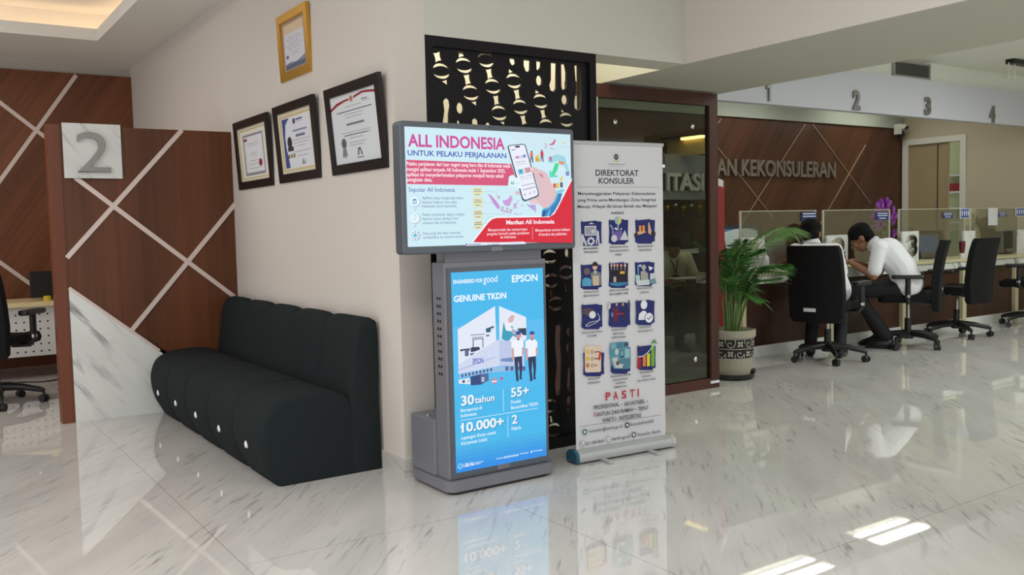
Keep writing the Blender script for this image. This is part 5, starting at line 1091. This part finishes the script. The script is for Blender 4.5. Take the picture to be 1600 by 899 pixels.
def frond(base, mid, tip, n, ll, m, droop=.35, lw=.024):
    if isinstance(mid, list): pts = crom([base]+mid+[tip], 7)
    else: pts = crom([base, Vector(base)*.45+Vector(mid)*.55+Vector((0, 0, .04)), mid, tip], 8)
    b = MB(); b.tube(pts, [.008*(1-.75*i/(len(pts)-1)) for i in range(len(pts))], M_STEM, 6)
    N = len(pts)
    for i in range(n):
        f = .32+.68*i/(n-1); k = f*(N-1); j = min(int(k), N-2); p = pts[j].lerp(pts[j+1], k-j); tan = (pts[j+1]-pts[j]).normalized()
        side = tan.cross(Vector((0, 0, 1)));
        if side.length < .1: side = Vector((1, 0, 0))
        side.normalize(); L = ll*(math.sin(PI*(.18+.72*(f-.32)/.68)))*random.uniform(.88, 1.08)
        for s in (-1, 1):
            d_ = (tan*.65+side*s*.8+Vector((0, 0, .12))).normalized(); q = p+d_*L-Vector((0, 0, droop*L*L/ll*1.0))
            leafblade(b, p, q, lw, m, sag=-.02*L/ll)
    leafblade(b, pts[-1], pts[-1]+(pts[-1]-pts[-2]).normalized()*ll*.5-Vector((0, 0, .06)), .02, m)
    obj('frond', b, t, recalc=False)
B0 = lambda dx, dy: (PX+dx, PY+dy, .35)
frond(B0(.04, .0), [(5.54, 4.93, .72), (5.68, 4.94, .98), (5.86, 4.95, 1.12), (6.06, 4.96, 1.18)], (6.20, 4.97, 1.13), 34, .30, M_LEAFP, .5, .036)
frond(B0(-.01, -.02), [(5.38, 4.90, .66), (5.37, 4.84, .90)], (5.50, 4.74, 1.0), 28, .30, M_LEAF, .4, .03)
frond(B0(.01, -.02), [(5.50, 4.90, .66), (5.62, 4.86, .86)], (5.86, 4.80, .88), 28, .28, M_LEAF, .5, .03)
frond(B0(-.01, .02), [(5.44, 4.97, .66), (5.48, 4.98, .90)], (5.58, 4.98, 1.06), 28, .28, M_LEAF, .4, .03)
frond(B0(.03, -.02), (5.66, 4.90, .82), (6.02, 4.92, .80), 24, .24, M_LEAF)
frond(B0(-.02, -.03), (5.40, 4.86, .86), (5.30, 4.74, 1.02), 26, .26, M_LEAF)
frond(B0(.0, .02), (5.50, 5.00, .92), (5.62, 5.12, 1.0), 24, .24, M_LEAF)
frond(B0(-.03, .03), (5.36, 5.02, .92), (5.22, 5.10, 1.06), 24, .26, M_LEAF)
frond(B0(.02, -.04), (5.52, 4.80, .74), (5.64, 4.66, .78), 22, .22, M_LEAF)
frond(B0(-.05, -.01), (5.30, 4.90, .78), (5.16, 4.86, .80), 22, .24, M_LEAF)
frond(B0(.05, .03), (5.62, 5.02, .70), (5.82, 5.06, .66), 22, .2, M_LEAF)
frond(B0(.0, -.03), (5.44, 4.84, .66), (5.50, 4.70, .62), 20, .2, M_LEAF)
frond(B0(-.02, .0), (5.42, 4.92, .90), (5.46, 4.84, 1.04), 22, .22, M_LEAF)
for k in range(7):
    a = k*.9; b = MB(); b.tube([(PX+.05*math.cos(a), PY+.05*math.sin(a), .345), (PX+.08*math.cos(a), PY+.08*math.sin(a), .62)], [.008, .005], M_STEM, 6); obj('cane', b, t)

# ================================================================== BEHIND THE GLASS PANEL
t = thing('red_banner', 'narrow red upright banner with white top patch beside the wood framed panel', 'banner', (5.78, 5.40, 0))
dv = Vector((.80, .60, 0)).normalized(); nv = Vector((dv.y, -dv.x, 0)); O = Vector((5.655, 5.30, 0)); X = lambda u, v, w_: O+dv*u+nv*w_+Vector((0, 0, v))
b = MB(); b.box((0, .03, -.004), (.5, 1.60, .004), M_RED, X); obj('banner_sheet', b, t)
b = MB(); b.box((.02, 1.54, .004), (.40, 1.60, .006), M_PAPER, X); obj('white_patch', b, t)
b = MB(); b.box((0, 0, -.05), (.5, .04, .05), M_ALU, X, bev=.006); obj('cassette', b, t)
t = thing('display_cabinet', 'dark cabinet with trophy shelf and lettered grey board seen through the smoked glass', 'cabinet', (7.2, 7.4, 0))
cx0, cx1 = 6.55, 7.74
b = MB(); b.box((cx0, 7.25, 0), (cx1, 7.58, .90), M_DARKC); obj('body', b, t)
b = MB(); b.box((cx0, 7.22, .90), (cx1, 7.58, .94), M_PERF); obj('top', b, t)
for x in (7.0, 7.37):
    b = MB(); b.box((x-.17, 7.235, .06), (x+.17, 7.25, .86), M_BLACK, bev=.003); d = obj('door', b, t)
    b = MB(); b.ell((x-.02, 7.225, .27), (.018, .016, .018), M_CHROME, 10, 8); obj('knob', b, d, smooth=True)
b = MB(); b.box((cx0, 7.30, 1.29), (cx1, 7.58, 1.315), M_DARKC); obj('shelf', b, t)
b = MB(); b.box((cx0, 7.34, 1.50), (cx1, 7.58, 2.0), mat('board_grey', (150, 154, 160), .4)); bd = obj('header_board', b, t)
b = MB(); b.box((cx0+.05, 7.332, 1.60), (cx1-.02, 7.34, 1.79), M_BLACKF); obj('mirror_band', b, bd)
p, q = on(1041, 296, 1, 7.32), on(1108, 296, 1, 7.32); b = MB()
solid_text(b, 'ITASI', (p.x, 7.332, 1.605), (1, 0, 0), (0, 0, 1), (0, -1, 0), (q.x-p.x)*.86, .18, mat('letter_white', (226, 226, 226), .25), .03, .03); obj('lettering', b, bd)
for i in range(6):
    x = 6.98+.125*i; t = thing('trophy', 'gold trophy on the cabinet shelf behind the smoked glass', 'trophy', (x, 7.42, 1.317), 0, 'trophies behind the smoked glass'); h = (.15, .13, .16, .12, .15, .13)[i]
    b = MB(); b.lathe([(.03, 0), (.03, .03), (.012, .035)], (x, 7.42, 1.317), M_BLACK, 12); obj('base', b, t)
    b = MB(); b.lathe([(.01, .035), (.01, h*.45), (.035, h*.7), (.038, h), (.03, h)], (x, 7.42, 1.317), M_GOLD if i % 2 else M_CHROME, 12); obj('cup', b, t, smooth=True)
p = on(1065, 372, 1, 7.45); b = MB(); t = thing('picture_frame', 'dark picture frame on the cabinet behind the seated man', 'frame', (p.x, 7.45, .94))
b.box((p.x-.16, 7.44, .942), (p.x+.16, 7.46, 1.16), M_BLACKF, bev=.004); obj('frame', b, t); b = MB(); b.box((p.x-.13, 7.437, .97), (p.x+.13, 7.44, 1.13), mat('dim_picture', (60, 64, 62), .4)); obj('picture', b, t)
Xs = on(1042, 247, 1, 7.56).x; p = on(1105.6, 239.5, 0, Xs); q = on(1105.6, 215, 0, Xs)
t = thing('cove_light', 'warm lit cove board glowing behind the smoked glass', 'light', (Xs, 7.2, 2.0))
b = MB(); b.box((Xs, p.y+.04, p.z), (Xs+.06, 7.56, q.z-.0), mat('cove_board', (216, 190, 130), .6)); obj('board', b, t)
b = MB(); b.box((Xs-.04, p.y+.04, q.z+.005), (Xs+.02, 7.3, q.z+.03), M_LED2); obj('led_strip', b, t)
b = MB(); b.box((Xs-.10, p.y+.04, q.z+.03), (Xs+.06, 7.56, q.z+.05), M_DARKC); obj('cove_lip', b, t)

# ================================================================== PEOPLE
def person(label, loc, rz, J, shirt, skin=M_SKIN, hair='short', head=(0, 0, 0), glasses=False, trousers=M_TROUS, sleeves='short', hs=1.0):
    """J: joints in the sitter's own frame (x to the right hand, y forward, z up)"""
    t = thing('person', label, 'person', (0, 0, 0))
    V = {k: Vector(v) for k, v in J.items()}
    HR = Matrix.Rotation(head[2], 3, 'Z') @ Matrix.Rotation(-head[0], 3, 'X') @ Matrix.Rotation(head[1], 3, 'Y'); hc = V['head']
    HR = HR @ Matrix.Scale(hs, 3)
    h = lambda x, y, z: hc + HR @ Vector((x, y, z))
    b = MB(); m = skin
    b.ell(hc+HR @ Vector((0, -.005, .02)), (.074, .094, .095), m, 20, 14, HR); b.ell(h(0, .032, -.052), (.054, .056, .062), m, 16, 10, HR); b.ell(h(0, .045, -.085), (.03, .032, .025), m, 12, 8, HR)
    b.cap(h(0, .088, .005), h(0, .108, -.028), .008, .014, m, 8)
    for s in (-1, 1): b.ell(h(s*.074, -.008, -.01), (.010, .022, .032), m, 10, 8, HR); b.ell(h(s*.035, .07, -.025), (.02, .018, .02), m, 10, 8, HR)
    b.cap(V['neck'], h(0, -.015, -.05), .058, .052, m)
    b.cap(V['chest'], V['neck'], .10, .06, m)
    W = Vector((1, 0, 0))
    for a, c, ra, rb in (('pelvis', 'waist', .11, .105), ('waist', 'chest', .105, .115)):
        for s in (-.06, 0, .06): b.cap(V[a]+W*s, V[c]+W*s, ra, rb, m)
    fing = {}
    for s, q in ((-1, 'l'), (1, 'r')):
        sh, el, wr = V['sh_'+q], V['el_'+q], V['wr_'+q]; b.cap(V['chest']+W*.05*s, sh, .08, .055, m); b.cap(sh, el, .05, .04, m); b.cap(el, wr, .04, .027, m)
        d_ = (V['hd_'+q]-wr).normalized(); side = d_.cross(Vector((0, 0, 1)));
        if side.length < .1: side = Vector((1, 0, 0))
        side.normalize(); nrm = side.cross(d_); palm = wr+d_*.055
        R3 = Matrix((side, d_, nrm)).transposed(); b.ell(palm, (.038, .052, .017), m, 14, 10, R3)
        for k, (off, L) in enumerate(((-.03, .058), (-.010, .072), (.010, .068), (.029, .054))):
            p0 = palm+d_*.036+side*off; p1 = p0+d_*L*.45-nrm*.006; p2 = p1+d_*L*.30-nrm*.018; p3 = p2+d_*L*.10-nrm*.022
            b.cap(p0, p1, .0095, .0088, m, 8); b.cap(p1, p2, .0088, .008, m, 8); b.cap(p2, p3, .008, .007, m, 8)
        th = -s; p0 = palm-d_*.02+side*th*.03; p1 = p0+side*th*.022+d_*.03-nrm*.008; p2 = p1+d_*.028-side*th*.006-nrm*.012
        b.cap(p0, p1, .013, .0105, m, 8); b.cap(p1, p2, .0105, .0085, m, 8)
        hp, kn, an = V['hip_'+q], V['kn_'+q], V['an_'+q]; b.cap(hp, kn, .075, .052, m); b.cap(kn, an, .05, .034, m)
        td = V['toe_'+q]-an; b.cap(an-Vector((0, 0, .035)), (an*.45+V['toe_'+q]*.55)-Vector((0, 0, .012)), .026, .018, m)
    obj('body', remeshed(b, .0062, 3), t, local=True, smooth=True)
    # face details
    for s in (-1, 1):
        b = MB(); b.ell(h(s*.03, .083, .008), (.0125, .007, .006), mat('eye_white', (230, 228, 222), .2), 10, 8, HR); e = obj('eye', b, t, local=True, smooth=True)
        b = MB(); b.ell(h(s*.03, .0885, .008), (.005, .003, .005), M_BLACK, 8, 6, HR); obj('pupil', b, e, local=True)
        b = MB(); b.cap(h(s*.014, .091, .025), h(s*.046, .082, .026), .0035, .0025, M_HAIR, 6); obj('eyebrow', b, t, local=True)
    b = MB(); b.ell(h(0, .085, -.066), (.022, .007, .006), mat('lip', (120, 66, 58), .5), 10, 6, HR); obj('mouth', b, t, local=True, smooth=True)
    b = MB()
    if hair == 'short':
        b.ell(h(0, -.014, .048), (.087, .104, .086), M_HAIR, 20, 12, HR); b.ell(h(0, -.05, -.01), (.077, .062, .078), M_HAIR, 16, 10, HR)
        for s in (-1, 1): b.ell(h(s*.066, .018, .03), (.013, .03, .034), M_HAIR, 10, 8, HR)
        obj('hair', remeshed(b, .006, 3), t, local=True, smooth=True)
    else:
        b.ell(h(0, -.022, .03), (.092, .105, .102), hair, 20, 12, HR); b.ell(h(0, -.01, -.09), (.09, .085, .07), hair, 16, 10, HR); b.cap(h(0, -.02, -.09), V['chest']+Vector((0, .0, .06)), .085, .13, hair)
        obj('headscarf', remeshed(b, .008, 3), t, local=True, smooth=True)
    if glasses:
        b = MB()
        for s in (-1, 1):
            b.tube([h(s*.032+.021*math.cos(a*PI/6), .104, .004+.016*math.sin(a*PI/6)) for a in range(13)], .002, M_BLACK, 5); b.tube([h(s*.053, .104, .008), h(s*.078, .01, .006)], .002, M_BLACK, 5)
        b.tube([h(-.011, .106, .006), h(.011, .106, .006)], .002, M_BLACK, 5); obj('glasses', b, t, local=True)
    # clothes
    b = MB()
    for a, c, ra, rb in (('pelvis', 'waist', .135, .125), ('waist', 'chest', .125, .135)):
        for s in (-.075, 0, .075): b.cap(V[a]+W*s+Vector((0, 0, .02 if a == 'pelvis' else 0)), V[c]+W*s, ra, rb, shirt)
    b.cap(V['chest'], V['neck']-Vector((0, 0, .01)), .12, .075, shirt)
    for s, q in ((-1, 'l'), (1, 'r')):
        sh, el, wr = V['sh_'+q], V['el_'+q], V['wr_'+q]; b.cap(V['chest']+W*.07*s, sh, .095, .07, shirt)
        if sleeves == 'short': b.cap(sh, sh.lerp(el, .8), .068, .066, shirt)
        else: b.cap(sh, el, .066, .054, shirt); b.cap(el, el.lerp(wr, .9), .054, .042, shirt)
    obj('shirt', remeshed(b, .010, 4), t, local=True, smooth=True)
    if hair == 'short':
        b = MB(); nk = V['neck']; dn = (hc-nk).normalized(); s0 = dn.cross(Vector((1, 0, 0))).normalized(); s1 = dn.cross(s0)
        b.rings([[nk+dn*z+(s0*math.cos(k*PI/10)+s1*math.sin(k*PI/10))*r for k in range(20)] for z, r in ((-.01, .082), (.045, .068), (.046, .064), (-.008, .076))], shirt, cap=False); obj('collar', b, t, local=True, smooth=True)
    b = MB()
    for s, q in ((-1, 'l'), (1, 'r')):
        b.cap(V['hip_'+q], V['kn_'+q], .092, .068, trousers); b.cap(V['kn_'+q], V['an_'+q]+Vector((0, 0, .03)), .066, .056, trousers); b.cap(V['pelvis']+W*.05*s, V['hip_'+q], .12, .10, trousers)
    obj('trousers', remeshed(b, .010, 4), t, local=True, smooth=True)
    for q in 'lr':
        an, toe = V['an_'+q], V['toe_'+q]; f = (toe-an); f.z = 0; f.normalize(); sd = f.cross(Vector((0, 0, 1))); b = MB(); rows = []
        for u, w_, hgt in ((-.055, .03, .08), (-.04, .04, .105), (.02, .044, .105), (.08, .046, .088), (.14, .045, .062), (.18, .036, .042), (.20, .018, .024)):
            c = Vector((an.x, an.y, 0))+f*u; rows.append([c+sd*w_*math.cos(a*PI/6)+Vector((0, 0, max(.0, hgt/2+hgt/2*math.sin(a*PI/6)))) for a in range(12)])
        b.rings(rows, M_SHOE); obj('shoe', b, t, local=True, smooth=True)
    t.location = loc; t.rotation_euler = (0, 0, rz); return t
def sit(d=None):
    J = dict(pelvis=(0, -.05, .60), waist=(0, .02, .76), chest=(0, .10, .93), neck=(0, .16, 1.055), head=(0, .24, 1.17), sh_l=(-.19, .12, 1.0), sh_r=(.19, .12, 1.0),
             el_l=(-.25, .26, .80), el_r=(.25, .26, .80), wr_l=(-.13, .48, .845), wr_r=(.13, .48, .845), hd_l=(-.07, .58, .84), hd_r=(.07, .58, .84),
             hip_l=(-.09, .02, .58), hip_r=(.09, .02, .58), kn_l=(-.11, .42, .54), kn_r=(.11, .42, .54), an_l=(-.11, .36, .085), an_r=(.11, .36, .085), toe_l=(-.12, .52, .03), toe_r=(.12, .52, .03))
    J.update(d or {}); return J
pw = person('person in white short-sleeved shirt and glasses, bent over the counter writing', (7.86, 5.04, 0), R_(28), sit(dict(pelvis=(0, -.06, .60), waist=(0, .0, .77), chest=(0, .12, .92), neck=(0, .245, .995), head=(0, .36, 1.055), sh_l=(-.19, .18, .965), sh_r=(.19, .18, .965), el_l=(-.24, .22, .70), el_r=(.25, .22, .72), wr_l=(-.12, .44, .825), wr_r=(.08, .45, .83), hd_l=(-.05, .53, .820), hd_r=(.02, .54, .826), an_l=(-.10, .11, .085), an_r=(.11, .20, .085), toe_l=(-.10, .27, .03), toe_r=(.12, .36, .03))), M_SHIRT, head=(R_(36), 0, 0), glasses=True, hs=1.1)
b = MB(); b.cap((.035, .555, .83), (.06, .51, .92), .004, .004, M_BLACK, 6); pen = obj('pen', b, None); pen.location = (7.88, 5.06, 0); pen.rotation_euler = (0, 0, R_(28)); tag(pen, 'black pen held by the writing man in glasses', 'pen')
b = MB(); p = Vector((7.88, 5.06, 0)) + Matrix.Rotation(R_(28), 3, 'Z') @ Vector((.0, .62, 0)); b.box((p.x-.15, 5.56, .770), (p.x+.16, 5.70, .776), mat('yellowed_paper', (216, 206, 150), .6)); tag(obj('paper_sheet', b), 'yellowish paper under the hands of the writing man', 'paper')
person('person in white shirt seen from behind on the black office chair with sticker', (6.69, 5.03, 0), R_(-58), sit(dict(pelvis=(.02, .0, .60), waist=(-.02, .02, .75), chest=(-.07, .07, .90), neck=(-.11, .12, 1.01), head=(-.13, .175, 1.115), sh_l=(-.25, .11, .965), sh_r=(.08, .10, .965), el_l=(-.24, .30, .74), el_r=(.13, .22, .72), wr_l=(-.12, .40, .83), wr_r=(.06, .42, .83), hd_l=(-.07, .48, .825), hd_r=(.0, .49, .825), an_l=(-.14, .26, .085), an_r=(.12, .20, .085), toe_l=(-.17, .42, .03), toe_r=(.14, .36, .03))), M_SHIRT, head=(R_(15), 0, 0), hs=1.06)
ch = thing('visitor_chair', 'dark low chair under the man behind the smoked glass', 'chair', (6.47, 6.72, 0), R_(164))
for nm, a, c in (('seat', (-.24, -.24, .36), (.24, .24, .42)), ('backrest', (-.24, -.30, .42), (.24, -.24, .80))):
    b = MB(); b.box(a, c, M_CHAIRF, bev=.015); obj(nm, b, ch, local=True)
for sx in (-1, 1):
    for sy in (-1, 1): b = MB(); b.tube([(sx*.2, sy*.2, 0), (sx*.2, sy*.2, .37)], .014, M_BLACK, 8); obj('leg', b, ch, local=True)
dz = -.11
Jl = sit(dict(pelvis=(0, -.06, .54), waist=(0, -.06, .68), chest=(0, -.03, .83), neck=(0, .02, .93), head=(0, .06, 1.03-.03), sh_l=(-.19, -.01, .88), sh_r=(.19, -.01, .88), el_l=(-.25, .06, .66), el_r=(.25, .06, .66), wr_l=(-.12, .26, .66), wr_r=(.12, .26, .66), hd_l=(-.07, .34, .66), hd_r=(.07, .34, .66), hip_l=(-.09, .02, .52), hip_r=(.09, .02, .52), kn_l=(-.12, .40, .50), kn_r=(.12, .40, .50), an_l=(-.12, .40, .085), an_r=(.12, .40, .085), toe_l=(-.13, .56, .03), toe_r=(.13, .56, .03)))
p3 = person('person in pale shirt with lanyard sitting behind the smoked glass', (6.47, 6.72, 0), R_(164), Jl, mat('pale_shirt', (222, 220, 190), .8), head=(R_(18), 0, 0))
b = MB(); b.tube([(-.06, .05, .93), (-.02, .12, .82), (.0, .125, .72)], .006, M_BLACK, 6); b.tube([(.06, .05, .93), (.02, .12, .82), (.0, .125, .72)], .006, M_BLACK, 6); b.box((-.035, .115, .62), (.035, .13, .72), M_BLACK); b.box((-.022, .13, .635), (.022, .133, .695), M_PAPER); ln = obj('lanyard', b, p3, local=True)
b = MB(); b.box((-.15, .22, .69), (.15, .46, .70), M_PAPER); lp = obj('paper_sheet', b); lp.location = (6.47, 6.72, 0); lp.rotation_euler = (0, 0, R_(164)); tag(lp, 'paper lying on the lap of the man behind the smoked glass', 'paper')
person('person in brown headscarf and pink top behind the rightmost glass screen', (11.49, 6.33, 0), R_(160), sit(dict(head=(0, .2, 1.10), neck=(0, .14, .99), chest=(0, .08, .87), sh_l=(-.19, .10, .93), sh_r=(.19, .10, .93), el_l=(-.25, .22, .74), el_r=(.25, .22, .74), wr_l=(-.13, .30, .66), wr_r=(.13, .30, .66), hd_l=(-.07, .36, .62), hd_r=(.07, .36, .62))), mat('pink_cloth', (188, 110, 112), .7), hair=mat('brown_scarf', (96, 74, 60), .8), head=(R_(10), 0, 0), sleeves='long')
st = thing('staff_stool', 'black stool under the person in the brown headscarf', 'stool', (11.49, 6.38, 0))
b = MB(); b.lathe([(.001, .40), (.19, .41), (.19, .47), (.001, .48)], (11.50, 6.38, 0), M_CHAIRF, 20); obj('seat', b, st, smooth=True, angle=40)
b = MB(); b.lathe([(.2, 0), (.2, .02), (.03, .04), (.03, .41)], (11.50, 6.38, 0), M_BLACK, 16); obj('pedestal', b, st, smooth=True, angle=40)
